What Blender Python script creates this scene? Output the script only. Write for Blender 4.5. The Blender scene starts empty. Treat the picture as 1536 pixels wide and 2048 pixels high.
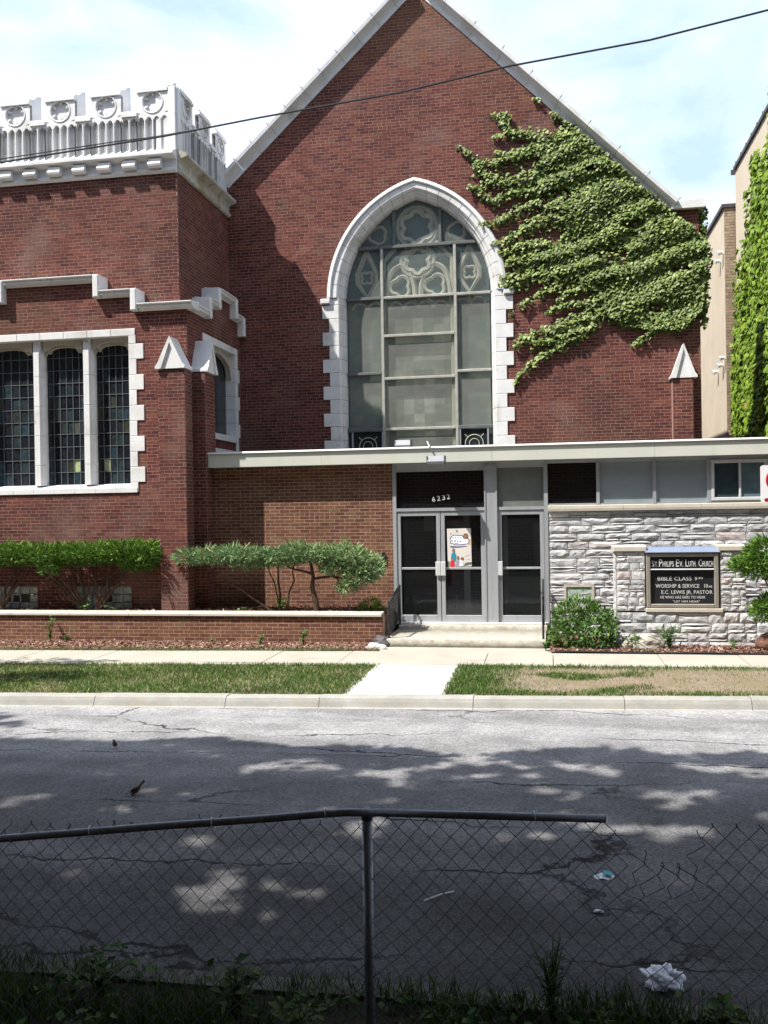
import bpy, math, random
import numpy as np
from mathutils import Vector, Matrix
random.seed(7); RNG = np.random.default_rng(11)
SC = bpy.context.scene
COL = SC.collection
R = math.radians

# ------------------------------------------------------------------ camera
H = 2.45; FPX = 1850.0
def set_camera():
    yaw, roll, pitch = R(10.15), R(0.92), math.atan(6/FPX)
    F = Vector((-math.sin(yaw)*math.cos(pitch), math.cos(yaw)*math.cos(pitch), -math.sin(pitch)))
    R0 = Vector((math.cos(yaw), math.sin(yaw), 0)); U0 = R0.cross(F)
    Rr = math.cos(roll)*R0 - math.sin(roll)*U0; U = math.sin(roll)*R0 + math.cos(roll)*U0
    cam = bpy.data.cameras.new('camera'); o = bpy.data.objects.new('camera', cam); COL.objects.link(o)
    cam.sensor_fit = 'VERTICAL'; cam.sensor_height = 24; cam.lens = FPX/2048*24
    cam.clip_start = .05; cam.clip_end = 2000
    m = Matrix((Rr, U, -F)).transposed().to_4x4(); m.translation = Vector((0, 0, H)); o.matrix_world = m
    SC.camera = o
set_camera()
SC.render.resolution_x = 768; SC.render.resolution_y = 1024

# ------------------------------------------------------------------ light
SUN = Vector((-1.4, -1.0, 2.55)).normalized()
w = bpy.data.worlds.new("World"); SC.world = w; w.use_nodes = True
nt = w.node_tree; nt.nodes.clear()
def N(t, tp, **k):
    n = t.nodes.new(tp)
    for a, b in k.items(): setattr(n, a, b)
    return n
sky = N(nt, 'ShaderNodeTexSky', sky_type='NISHITA', sun_disc=False)
sky.sun_elevation = math.asin(SUN.z); sky.sun_rotation = math.atan2(SUN.x, SUN.y) % (2*math.pi)
sky.air_density = 1.0; sky.dust_density = 1.5; sky.ozone_density = 1.0
tc = N(nt, 'ShaderNodeTexCoord'); mp = N(nt, 'ShaderNodeMapping'); mp.inputs['Scale'].default_value = (1, 1, 2.2)
nz = N(nt, 'ShaderNodeTexNoise'); nz.inputs['Scale'].default_value = 3.1; nz.inputs['Detail'].default_value = 7; nz.inputs['Roughness'].default_value = .55
nz.inputs['Distortion'].default_value = .25
rp = N(nt, 'ShaderNodeValToRGB'); rp.color_ramp.elements[0].position = .32; rp.color_ramp.elements[1].position = .52
mx = N(nt, 'ShaderNodeMix', data_type='RGBA'); mx.inputs['B'].default_value = (7.2, 8.0, 9.8, 1)
bc = N(nt, 'ShaderNodeMix', data_type='RGBA', blend_type='MULTIPLY'); bc.inputs['Factor'].default_value = 1; bc.inputs['B'].default_value = (1.0, 1.0, 1.0, 1)
vl = N(nt, 'ShaderNodeMix', data_type='RGBA'); vl.inputs['Factor'].default_value = .88; vl.inputs['B'].default_value = (4.6, 6.1, 7.8, 1)
bg = N(nt, 'ShaderNodeBackground'); bg.inputs['Strength'].default_value = .08
wo = N(nt, 'ShaderNodeOutputWorld')
L = nt.links.new
L(tc.outputs['Generated'], mp.inputs['Vector']); L(mp.outputs[0], nz.inputs['Vector']); L(nz.outputs['Fac'], rp.inputs['Fac'])
L(sky.outputs[0], bc.inputs['A']); L(bc.outputs['Result'], vl.inputs['A']); L(vl.outputs['Result'], mx.inputs['A']); L(rp.outputs['Color'], mx.inputs['Factor'])
L(mx.outputs['Result'], bg.inputs['Color']); L(bg.outputs[0], wo.inputs['Surface'])
sl = bpy.data.lights.new('sun', 'SUN'); sl.energy = 5.0; sl.angle = R(.53); sl.color = (1, .95, .865)
so = bpy.data.objects.new('sun', sl); COL.objects.link(so); so.rotation_euler = SUN.to_track_quat('Z', 'Y').to_euler(); so.location = (0, 0, 30)
SC.view_settings.view_transform = 'Standard'; SC.view_settings.look = 'None'; SC.view_settings.exposure = 1.0
SC.view_settings.gamma = 1; SC.view_settings.use_curve_mapping = False

# ------------------------------------------------------------------ materials
def mat(name, col, rough=.8, var=.25, nscale=6, bump=0, bscale=40, spec=.3, ramp=None, metal=0, fine=0, trans=0, stain=None, streak=False):
    """col: base colour; ramp: list of (pos, colour) read from the 'tone' attribute; var: noise variation; stain: (colour, scale, lo, hi)"""
    m = bpy.data.materials.new(name); m.use_nodes = True; t = m.node_tree; t.nodes.clear(); L = t.links.new
    p = N(t, 'ShaderNodeBsdfPrincipled'); o = N(t, 'ShaderNodeOutputMaterial')
    geo = N(t, 'ShaderNodeNewGeometry')
    if ramp:
        at = N(t, 'ShaderNodeAttribute', attribute_name='tone'); r = N(t, 'ShaderNodeValToRGB')
        e = r.color_ramp.elements
        while len(e) < len(ramp): e.new(.5)
        for k, (q, c) in enumerate(ramp): e[k].position = q; e[k].color = (*c, 1)
        L(at.outputs['Fac'], r.inputs['Fac']); cur = r.outputs['Color']
    else:
        rgb = N(t, 'ShaderNodeRGB'); rgb.outputs[0].default_value = (*col, 1); cur = rgb.outputs[0]
    vec = geo.outputs['Position']
    if streak:
        mp = N(t, 'ShaderNodeMapping'); mp.inputs['Scale'].default_value = (1, 1, .15); L(vec, mp.inputs['Vector']); vec2 = mp.outputs[0]
    else: vec2 = vec
    if var:
        n = N(t, 'ShaderNodeTexNoise'); n.inputs['Scale'].default_value = nscale; n.inputs['Detail'].default_value = 6; n.inputs['Roughness'].default_value = .65
        L(vec2, n.inputs['Vector'])
        mr = N(t, 'ShaderNodeMapRange'); mr.inputs['From Min'].default_value = .3; mr.inputs['From Max'].default_value = .7
        mr.inputs['To Min'].default_value = 1-var; mr.inputs['To Max'].default_value = 1+var*.6
        L(n.outputs['Fac'], mr.inputs['Value'])
        mu = N(t, 'ShaderNodeMix', data_type='RGBA', blend_type='MULTIPLY'); mu.inputs['Factor'].default_value = 1
        L(cur, mu.inputs['A']); L(mr.outputs[0], mu.inputs['B']); cur = mu.outputs['Result']
    if fine:
        n = N(t, 'ShaderNodeTexNoise'); n.inputs['Scale'].default_value = 160; n.inputs['Detail'].default_value = 3
        L(vec, n.inputs['Vector'])
        mr = N(t, 'ShaderNodeMapRange'); mr.inputs['From Min'].default_value = .3; mr.inputs['From Max'].default_value = .7
        mr.inputs['To Min'].default_value = 1-fine; mr.inputs['To Max'].default_value = 1+fine
        L(n.outputs['Fac'], mr.inputs['Value'])
        mu = N(t, 'ShaderNodeMix', data_type='RGBA', blend_type='MULTIPLY'); mu.inputs['Factor'].default_value = 1
        L(cur, mu.inputs['A']); L(mr.outputs[0], mu.inputs['B']); cur = mu.outputs['Result']
    if stain:
        for sc_, ss, lo, hi in (stain if isinstance(stain, list) else [stain]):
            n = N(t, 'ShaderNodeTexNoise'); n.inputs['Scale'].default_value = ss; n.inputs['Detail'].default_value = 5; L(vec2, n.inputs['Vector'])
            mr = N(t, 'ShaderNodeMapRange'); mr.inputs['From Min'].default_value = lo; mr.inputs['From Max'].default_value = hi
            L(n.outputs['Fac'], mr.inputs['Value'])
            mu = N(t, 'ShaderNodeMix', data_type='RGBA'); mu.inputs['B'].default_value = (*sc_, 1)
            L(mr.outputs[0], mu.inputs['Factor']); L(cur, mu.inputs['A']); cur = mu.outputs['Result']
    L(cur, p.inputs['Base Color'])
    p.inputs['Roughness'].default_value = rough; p.inputs['Specular IOR Level'].default_value = spec; p.inputs['Metallic'].default_value = metal
    if bump:
        n = N(t, 'ShaderNodeTexNoise'); n.inputs['Scale'].default_value = bscale; n.inputs['Detail'].default_value = 5; L(vec, n.inputs['Vector'])
        b = N(t, 'ShaderNodeBump'); b.inputs['Strength'].default_value = bump; b.inputs['Distance'].default_value = .01
        L(n.outputs['Fac'], b.inputs['Height']); L(b.outputs[0], p.inputs['Normal'])
    sh = p.outputs[0]
    if trans:
        tl = N(t, 'ShaderNodeBsdfTranslucent'); L(cur, tl.inputs['Color']); ms = N(t, 'ShaderNodeMixShader'); ms.inputs[0].default_value = trans
        L(sh, ms.inputs[1]); L(tl.outputs[0], ms.inputs[2]); sh = ms.outputs[0]
    L(sh, o.inputs['Surface'])
    m['bsdf'] = 1
    return m
def glass_mat(name, tint, alpha, rough=.06, spec=.5, var=.15, nscale=3):
    m = mat(name, tint, rough=rough, var=var, nscale=nscale, spec=spec)
    t = m.node_tree; p = [n for n in t.nodes if n.type == 'BSDF_PRINCIPLED'][0]; p.inputs['Alpha'].default_value = alpha
    return m
M = {}
M['brick_old'] = mat('old red brick', (0, 0, 0), .88, .25, 1.1, .25, 60, .2, fine=.18, stain=[((.045, .024, .022), .45, .48, .84), ((.22, .15, .13), .8, .54, 1.0), ((.15, .085, .045), .33, .52, .95)], ramp=[(0, (.072, .024, .023)), (.3, (.104, .033, .028)), (.6, (.130, .042, .033)), (.85, (.155, .056, .039)), (1, (.115, .066, .044))])
M['mortar_old'] = mat('old pinkish mortar', (.27, .17, .145), .95, .3, 2.0, .2, 80, .1, fine=.12)
M['brick_new'] = mat('annex brown brick', (0, 0, 0), .85, .2, 1.5, .2, 60, .2, fine=.15, ramp=[(0, (.105, .042, .028)), (.4, (.148, .064, .038)), (.8, (.182, .086, .047)), (1, (.15, .10, .05))])
M['mortar_new'] = mat('annex tan mortar', (.37, .27, .225), .95, .25, 3, .2, 80, .1)
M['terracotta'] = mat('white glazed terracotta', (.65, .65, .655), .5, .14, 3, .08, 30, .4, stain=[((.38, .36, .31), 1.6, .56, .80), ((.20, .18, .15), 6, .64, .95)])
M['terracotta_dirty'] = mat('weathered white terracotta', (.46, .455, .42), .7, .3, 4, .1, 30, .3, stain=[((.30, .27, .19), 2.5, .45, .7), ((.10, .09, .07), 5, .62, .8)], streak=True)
M['joint'] = mat('dark joint', (.10, .09, .085), .9, .2)
M['stone'] = mat('grey rock faced limestone', (0, 0, 0), .9, .28, 5, .5, 45, .2, fine=.12, ramp=[(0, (.38, .38, .395)), (.5, (.46, .46, .47)), (.85, (.53, .53, .53)), (1, (.46, .41, .40))], stain=((.17, .165, .15), 2.2, .6, .8))
M['stone_joint'] = mat('grey stone mortar', (.15, .15, .15), .95, .2)
M['sill_stone'] = mat('buff limestone', (.44, .41, .35), .8, .12, 6, .1, 50, .2, stain=((.35, .32, .24), 5, .6, .8))
M['paint'] = mat('cream fascia paint', (.50, .51, .455), .55, .07, 1.5, .03, 10, .3, streak=True, stain=((.42, .43, .33), 3, .55, .8))
M['flash'] = mat('white roof flashing', (.62, .62, .62), .4, .1, 5)
M['aluminium'] = mat('grey aluminium', (.38, .395, .425), .42, .12, 7, 0, 10, .5, metal=.35, streak=True)
M['aluminium_light'] = mat('white window frame', (.5, .51, .52), .4, .06, 4, 0, 10, .4)
M['glass'] = glass_mat('clear dark glass', (.02, .023, .025), .26, .03, 1.0)
M['glass_frost'] = glass_mat('blue grey painted pane', (.24, .28, .30), 1, .25, .4, .12, 2)
M['glass_grey'] = glass_mat('grey backed pane', (.14, .15, .14), 1, .25, .4, .25, 2)
M['glass_slider'] = glass_mat('dark slider pane', (.035, .055, .065), 1, .12, .5, .4, 4)
M['glass_slider2'] = glass_mat('bluish slider pane', (.10, .15, .17), 1, .15, .5, .3, 4)
M['haze_pane'] = glass_mat('yellowed storm sheet', (.28, .29, .265), .44, .22, .4, .30, 1.1)
M['haze_clear'] = glass_mat('clearer storm sheet', (.25, .28, .27), .36, .2, .4, .35, 1.4)
M['lead'] = mat('lead came', (.11, .125, .135), .5, .1, spec=.5)
M['frame_dark'] = mat('dark window bar', (.11, .12, .12), .6, .2)
M['frame_grey'] = mat('weathered grey bar', (.34, .34, .31), .6, .25)
M['tracery'] = mat('pale window tracery', (.42, .42, .34), .8, .15)
M['stained'] = mat('dark teal stained glass', (0, 0, 0), .3, .35, 4, spec=.5, ramp=[(0, (.025, .07, .085)), (.35, (.035, .10, .115)), (.6, (.07, .12, .09)), (.8, (.16, .19, .15)), (1, (.50, .52, .46))])
M['leaded'] = mat('leaded glass pane', (0, 0, 0), .14, .5, 9, .25, 30, .5, ramp=[(0, (.010, .013, .018)), (.45, (.018, .022, .028)), (.62, (.03, .045, .05)), (.72, (.025, .05, .07)), (.82, (.04, .042, .03)), (.9, (.09, .10, .085)), (1, (.34, .38, .20))])
M['black'] = mat('black sign panel', (.015, .016, .02), .25, .1, spec=.5)
M['letters'] = mat('white lettering', (.50, .50, .49), .6, .1)
M['bronze'] = mat('grey brown sign case', (.24, .22, .19), .5, .15, 8, spec=.5, metal=.2)
M['hood'] = mat('blue grey sign hood', (.17, .21, .30), .35, .1, spec=.6)
M['iron'] = mat('black wrought iron', (.022, .023, .024), .55, .3, 20, .2, 60, .4)
M['concrete'] = mat('pale pavement concrete', (.335, .315, .27), .9, .13, 1.4, .15, 60, .2, fine=.10, stain=((.25, .23, .19), .9, .6, .8))
M['concrete_new'] = mat('newer white concrete', (.47, .465, .45), .9, .06, 2, .1, 60, .2, fine=.06)
M['concrete_step'] = mat('step concrete', (.38, .36, .31), .9, .3, 7, .6, 40, .2, fine=.15, stain=((.26, .22, .15), 9, .55, .75))
M['kerb'] = mat('kerb concrete', (.29, .285, .265), .9, .22, 2.5, .4, 40, .2, fine=.14, stain=((.28, .26, .22), 4, .55, .75))
M['stucco'] = mat('buff stucco', (.50, .44, .36), .95, .1, 1.2, .5, 25, .1, fine=.1, stain=((.42, .36, .28), .6, .5, .8))
M['brick_tan'] = mat('tan brick', (0, 0, 0), .9, .2, 3, .3, 60, .2, ramp=[(0, (.22, .165, .12)), (1, (.34, .27, .20))])
M['tile_dark'] = mat('dark coping tile', (.06, .055, .06), .6, .2)
M['wood'] = mat('shrub bark', (.085, .055, .04), .9, .4, 30, .6, 60, .1)
M['bark'] = mat('grey tree bark', (.10, .085, .07), .9, .4, 10, .6, 30, .1)
M['soil'] = mat('bark mulch soil', (.14, .075, .055), .95, .5, 14, .8, 50, .1, fine=.3)
M['mulch'] = mat('mulch chips', (0, 0, 0), .95, .2, 20, ramp=[(0, (.10, .045, .032)), (.5, (.20, .10, .075)), (.85, (.30, .19, .15)), (1, (.42, .33, .27))])
M['earth'] = mat('dry lawn earth', (.21, .165, .125), .95, .3, 5, .6, 60, .1, fine=.3, stain=((.17, .14, .09), 1.3, .42, .6))
M['nearsoil'] = mat('dark damp earth', (.03, .026, .02), .95, .4, 8, .6, 40, .1)
M['grass'] = mat('lawn grass', (0, 0, 0), .7, .25, 1.2, spec=.25, trans=.25, ramp=[(0, (.055, .115, .022)), (.5, (.095, .17, .035)), (.8, (.17, .22, .06)), (.9, (.30, .27, .12)), (1, (.42, .37, .22))])
M['near_grass'] = mat('rank shade painted grass', (0, 0, 0), .7, .25, 1.2, spec=.2, trans=.2, ramp=[(0, (.025, .055, .012)), (.6, (.05, .095, .02)), (1, (.09, .12, .03))])  # greens darkened to put the foreground tree shade into the colour
M['near_kerb'] = mat('dirty shade painted near kerb', (.11, .105, .095), .95, .4, 3, .4, 40, .1, stain=((.04, .035, .025), 3, .5, .7))  # dirt, with the foreground shade painted in as a darker base
M['weed'] = mat('weed leaves', (0, 0, 0), .6, .2, 8, spec=.3, trans=.3, ramp=[(0, (.03, .075, .018)), (.6, (.075, .16, .035)), (1, (.16, .25, .06))])
M['ivy'] = mat('ivy leaves', (0, 0, 0), .5, .3, 2.2, spec=.35, trans=.22, ramp=[(0, (.055, .085, .020)), (.5, (.135, .195, .042)), (.9, (.24, .30, .075)), (1, (.34, .38, .14))])
M['ivy2'] = mat('bright ivy leaves', (0, 0, 0), .6, .15, 2, spec=.25, trans=.3, ramp=[(0, (.10, .17, .02)), (.6, (.17, .27, .025)), (.95, (.24, .33, .04)), (1, (.34, .18, .05))])
M['yew'] = mat('yew needles', (0, 0, 0), .6, .15, 4, spec=.25, trans=.15, ramp=[(0, (.020, .05, .012)), (.5, (.07, .15, .022)), (1, (.17, .30, .04))])
M['juniper'] = mat('juniper sprays', (0, 0, 0), .65, .15, 4, spec=.25, trans=.15, ramp=[(0, (.08, .12, .06)), (.5, (.16, .26, .12)), (.9, (.26, .36, .15)), (1, (.30, .27, .15))])
M['tree'] = mat('shade tree leaves', (0, 0, 0), .6, .2, 2, trans=.2, ramp=[(0, (.04, .08, .02)), (1, (.08, .13, .03))])
M['cable'] = mat('black cable', (.02, .022, .03), .6, .1)
M['galv'] = mat('dull galvanised steel', (.20, .215, .24), .45, .3, 30, .1, 60, .5, metal=.6)
M['wire'] = mat('old fence wire', (.03, .03, .035), .6, .3, 30, spec=.4, metal=.3)
M['tie'] = mat('bright tie wire', (.6, .6, .58), .4, .1, metal=.4)
M['bag'] = mat('white plastic bag', (.86, .88, .95), .4, .12, 30, .2, 80, .4, trans=.25, stain=((.45, .22, .16), 16, .62, .66))
M['paper'] = mat('cup lid plastic', (.70, .74, .78), .5, .1, 40)
M['teal'] = mat('teal print', (.04, .30, .36), .5, .1)
M['straw'] = mat('pale stick', (.62, .58, .55), .6, .1)
M['feather'] = mat('brown feathers', (0, 0, 0), .8, .35, 60, ramp=[(0, (.05, .035, .025)), (1, (.15, .10, .07))])
M['signwhite'] = mat('street sign white', (.75, .75, .77), .4, .03)
M['signred'] = mat('street sign red', (.30, .02, .025), .4, .05)
M['lamp'] = mat('pale grey floodlight shell', (.33, .34, .37), .4, .1)
M['lampdark'] = mat('dark floodlight body', (.10, .10, .105), .5, .1)
M['glassblock'] = mat('glass block', (.36, .39, .38), .12, .35, 14, .5, 30, .6)
M['interior_floor'] = mat('dark tile floor', (.20, .19, .18), .4, .2)
M['interior_wall'] = mat('interior plaster', (.40, .40, .36), .8, .1)
M['redseat'] = mat('red upholstery', (.22, .03, .03), .6, .1)
M['roof'] = mat('grey roof felt', (.14, .135, .13), .9, .2)
M['poster'] = mat('poster paper', (.60, .57, .53), .5, .06, 6)
for nm, c in dict(ink_navy=(.05, .06, .20), ink_white=(.75, .78, .82), ink_teal=(.02, .22, .36), ink_red=(.55, .03, .05), ink_brown=(.16, .07, .05), ink_grey=(.30, .29, .36), ink_skin=(.30, .14, .09), ink_gold=(.55, .36, .13), ink_green=(.10, .14, .11)).items():
    M[nm] = mat(nm.replace('_', ' '), c, .5, .05)
M['vent_green'] = mat('pale green vent sheet', (.33, .42, .33), .6, .35, 25, stain=((.12, .22, .14), 20, .5, .65))

def asphalt():
    m = mat('old asphalt', (.225, .222, .23), .9, .30, 1.7, 1.0, 70, .25, fine=.38)
    t = m.node_tree; L = t.links.new; p = [n for n in t.nodes if n.type == 'BSDF_PRINCIPLED'][0]
    src = p.inputs['Base Color'].links[0].from_socket
    geo = [n for n in t.nodes if n.type == 'NEW_GEOMETRY'][0]
    mp = N(t, 'ShaderNodeMapping'); mp.inputs['Scale'].default_value = (.42, 1.7, 1)
    ns = N(t, 'ShaderNodeTexNoise'); ns.inputs['Scale'].default_value = 2.3; ns.inputs['Detail'].default_value = 9; ns.inputs['Roughness'].default_value = .62
    mxv = N(t, 'ShaderNodeMix', data_type='RGBA'); mxv.inputs['Factor'].default_value = .38
    L(geo.outputs['Position'], mp.inputs['Vector']); L(mp.outputs[0], mxv.inputs['A']); L(geo.outputs['Position'], ns.inputs['Vector']); L(ns.outputs['Color'], mxv.inputs['B'])
    vo = N(t, 'ShaderNodeTexVoronoi', feature='DISTANCE_TO_EDGE'); vo.inputs['Scale'].default_value = .85
    L(mxv.outputs['Result'], vo.inputs['Vector'])
    mr = N(t, 'ShaderNodeMapRange'); mr.inputs['From Min'].default_value = .002; mr.inputs['From Max'].default_value = .013; mr.inputs['To Min'].default_value = 1; mr.inputs['To Max'].default_value = 0
    L(vo.outputs['Distance'], mr.inputs['Value'])
    n2 = N(t, 'ShaderNodeTexNoise'); n2.inputs['Scale'].default_value = .55; L(geo.outputs['Position'], n2.inputs['Vector'])
    r2 = N(t, 'ShaderNodeMapRange'); r2.inputs['From Min'].default_value = .42; r2.inputs['From Max'].default_value = .56; L(n2.outputs['Fac'], r2.inputs['Value'])
    mm = N(t, 'ShaderNodeMath', operation='MULTIPLY'); L(mr.outputs[0], mm.inputs[0]); L(r2.outputs[0], mm.inputs[1])
    # worn wheel lanes and darker patches running along the street
    sx = N(t, 'ShaderNodeMapping'); sx.inputs['Scale'].default_value = (.10, .9, 1); L(geo.outputs['Position'], sx.inputs['Vector'])
    n3 = N(t, 'ShaderNodeTexNoise'); n3.inputs['Scale'].default_value = 1.6; n3.inputs['Detail'].default_value = 4; L(sx.outputs[0], n3.inputs['Vector'])
    r3 = N(t, 'ShaderNodeMapRange'); r3.inputs['From Min'].default_value = .38; r3.inputs['From Max'].default_value = .62; r3.inputs['To Min'].default_value = .78; r3.inputs['To Max'].default_value = 1.12; L(n3.outputs['Fac'], r3.inputs['Value'])
    mu = N(t, 'ShaderNodeMix', data_type='RGBA', blend_type='MULTIPLY'); mu.inputs['Factor'].default_value = 1; L(src, mu.inputs['A']); L(r3.outputs[0], mu.inputs['B'])
    mc = N(t, 'ShaderNodeMix', data_type='RGBA'); mc.inputs['B'].default_value = (.035, .033, .033, 1)
    L(mm.outputs[0], mc.inputs['Factor']); L(mu.outputs['Result'], mc.inputs['A'])
    # near lane: dirtier asphalt than the worn far lane, tree shade painted in too
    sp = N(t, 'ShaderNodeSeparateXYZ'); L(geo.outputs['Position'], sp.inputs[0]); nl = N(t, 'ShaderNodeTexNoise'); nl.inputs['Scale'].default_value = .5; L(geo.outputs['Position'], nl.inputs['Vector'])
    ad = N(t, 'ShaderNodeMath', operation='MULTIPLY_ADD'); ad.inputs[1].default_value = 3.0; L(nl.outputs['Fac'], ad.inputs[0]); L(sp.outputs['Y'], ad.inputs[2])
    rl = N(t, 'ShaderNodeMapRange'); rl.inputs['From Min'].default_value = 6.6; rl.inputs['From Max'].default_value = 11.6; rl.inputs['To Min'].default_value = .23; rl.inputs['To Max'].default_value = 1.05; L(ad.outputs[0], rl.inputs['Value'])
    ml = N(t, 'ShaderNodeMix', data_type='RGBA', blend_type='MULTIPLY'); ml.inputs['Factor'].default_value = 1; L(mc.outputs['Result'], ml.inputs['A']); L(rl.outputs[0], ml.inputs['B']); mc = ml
    # pale grit and dark specks
    v2 = N(t, 'ShaderNodeTexVoronoi'); v2.inputs['Scale'].default_value = 55; L(geo.outputs['Position'], v2.inputs['Vector'])
    r4 = N(t, 'ShaderNodeMapRange'); r4.inputs['From Min'].default_value = .0; r4.inputs['From Max'].default_value = 1; r4.inputs['To Min'].default_value = .62; r4.inputs['To Max'].default_value = 1.38
    L(v2.outputs['Color'], r4.inputs['Value'])
    m5 = N(t, 'ShaderNodeMix', data_type='RGBA', blend_type='MULTIPLY'); m5.inputs['Factor'].default_value = 1; L(mc.outputs['Result'], m5.inputs['A']); L(r4.outputs[0], m5.inputs['B'])
    L(m5.outputs['Result'], p.inputs['Base Color'])
    b2 = N(t, 'ShaderNodeBump'); b2.inputs['Strength'].default_value = 1; b2.inputs['Distance'].default_value = .02; b2.invert = True
    oldn = p.inputs['Normal'].links[0].from_socket
    L(mm.outputs[0], b2.inputs['Height']); L(oldn, b2.inputs['Normal']); L(b2.outputs[0], p.inputs['Normal'])
    return m
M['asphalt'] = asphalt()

# ------------------------------------------------------------------ object helpers
def link(o, parent=None):
    COL.objects.link(o)
    if parent is not None: o.parent = parent
    return o
def props(o, label=None, cat=None, group=None, kind=None):
    if label: o['label'] = label
    if cat: o['category'] = cat
    if group: o['group'] = group
    if kind: o['kind'] = kind
    return o
def thing(name, label, cat, group=None, loc=(0, 0, 0)):
    o = bpy.data.objects.new(name, None); COL.objects.link(o); o.empty_display_size = .2; o.location = loc
    return props(o, label, cat, group)
def fast(name, V, F, m, parent=None, tone=None, kind=None, smooth=False):
    """V: n x 3, F: m x k (same k)"""
    V = np.asarray(V, dtype=np.float32); F = np.asarray(F, dtype=np.int32); k = F.shape[1]
    me = bpy.data.meshes.new(name); me.vertices.add(len(V)); me.vertices.foreach_set('co', V.ravel())
    me.loops.add(F.size); me.loops.foreach_set('vertex_index', F.ravel())
    me.polygons.add(len(F)); me.polygons.foreach_set('loop_start', np.arange(0, F.size, k, dtype=np.int32))
    me.update(calc_edges=True); me.validate()
    if tone is not None:
        a = me.attributes.new('tone', 'FLOAT', 'FACE'); a.data.foreach_set('value', np.asarray(tone, dtype=np.float32))
    me.materials.append(m)
    if smooth: me.polygons.foreach_set('use_smooth', [True]*len(F))
    o = bpy.data.objects.new(name, me); link(o, parent)
    if kind: o['kind'] = kind
    return o
class Frame:
    def __init__(s, O, U, Nn): s.O = Vector(O); s.U = Vector(U); s.N = Vector(Nn)
    def __call__(s, u, n, z): return tuple(s.O + s.U*u + s.N*n + Vector((0, 0, z)))
def front(Y): return Frame((0, Y, 0), (1, 0, 0), (0, -1, 0))      # u = x, n towards the street
def side(X): return Frame((X, 0, 0), (0, 1, 0), (1, 0, 0))         # u = y, n towards +x
def sideL(X): return Frame((X, 0, 0), (0, 1, 0), (-1, 0, 0))
class MB:
    def __init__(s, fr=None): s.v = []; s.f = []; s.t = []; s.fr = fr or (lambda a, b, c: (a, b, c))
    def add(s, vs, fs, t=.5):
        b = len(s.v); s.v += [s.fr(*p) for p in vs]
        for f in fs: s.f.append(tuple(b+i for i in f)); s.t.append(t)
    def box(s, a0, a1, b0, b1, c0, c1, t=.5):
        s.add([(a0, b0, c0), (a1, b0, c0), (a1, b1, c0), (a0, b1, c0), (a0, b0, c1), (a1, b0, c1), (a1, b1, c1), (a0, b1, c1)],
              [(0, 3, 2, 1), (4, 5, 6, 7), (0, 1, 5, 4), (1, 2, 6, 5), (2, 3, 7, 6), (3, 0, 4, 7)], t)
    def bbox(s, a0, a1, b0, b1, c0, c1, r=.01, t=.5):
        """box with chamfered front (b1) edges"""
        s.add([(a0, b0, c0), (a1, b0, c0), (a1, b0, c1), (a0, b0, c1), (a0, b1-r, c0), (a1, b1-r, c0), (a1, b1-r, c1), (a0, b1-r, c1),
               (a0+r, b1, c0+r), (a1-r, b1, c0+r), (a1-r, b1, c1-r), (a0+r, b1, c1-r)],
              [(0, 1, 5, 4), (1, 2, 6, 5), (2, 3, 7, 6), (3, 0, 4, 7), (4, 5, 9, 8), (5, 6, 10, 9), (6, 7, 11, 10), (7, 4, 8, 11), (8, 9, 10, 11), (3, 2, 1, 0)], t)
    def prism(s, poly, axis, d0, d1, t=.5):
        """poly: 2D points in the two other axes (in order), extruded along axis 0/1/2 from d0 to d1"""
        def P(p, d):
            q = list(p); q.insert(axis, d); return tuple(q)
        n = len(poly); vs = [P(p, d0) for p in poly]+[P(p, d1) for p in poly]
        fs = [tuple(range(n))[::-1], tuple(range(n, 2*n))]+[(i, (i+1) % n, n+(i+1) % n, n+i) for i in range(n)]
        s.add(vs, fs, t)
    def tube(s, pts, r, n=8, t=.5, caps=True):
        P = [Vector(p) for p in pts]; k = len(P); rr = r if isinstance(r, (list, tuple)) else [r]*k
        vs = []; prev = None
        for i in range(k):
            d = (P[min(i+1, k-1)]-P[max(i-1, 0)]).normalized()
            a = prev if prev is not None else (Vector((0, 0, 1)) if abs(d.z) < .9 else Vector((1, 0, 0)))
            x = (a - d*a.dot(d)).normalized(); y = d.cross(x); prev = x
            for j in range(n):
                an = 2*math.pi*j/n; vs.append(tuple(P[i]+(x*math.cos(an)+y*math.sin(an))*rr[i]))
        fs = [(i*n+j, i*n+(j+1) % n, (i+1)*n+(j+1) % n, (i+1)*n+j) for i in range(k-1) for j in range(n)]
        if caps: fs += [tuple(range(n))[::-1], tuple(range((k-1)*n, k*n))]
        s.add(vs, fs, t)
    def build(s, name, m, parent=None, kind=None, smooth=False, label=None):
        me = bpy.data.meshes.new(name); me.from_pydata(s.v, [], s.f); me.update()
        a = me.attributes.new('tone', 'FLOAT', 'FACE'); a.data.foreach_set('value', s.t)
        me.materials.append(m)
        if smooth: me.polygons.foreach_set('use_smooth', [True]*len(s.f))
        o = bpy.data.objects.new(name, me); link(o, parent)
        if kind: o['kind'] = kind
        if label: o['label'] = label
        return o
def part(name, m, parent, fr, *boxes, **k):
    mb = MB(fr)
    for b in boxes: mb.box(*b)
    return mb.build(name, m, parent, **k)

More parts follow.
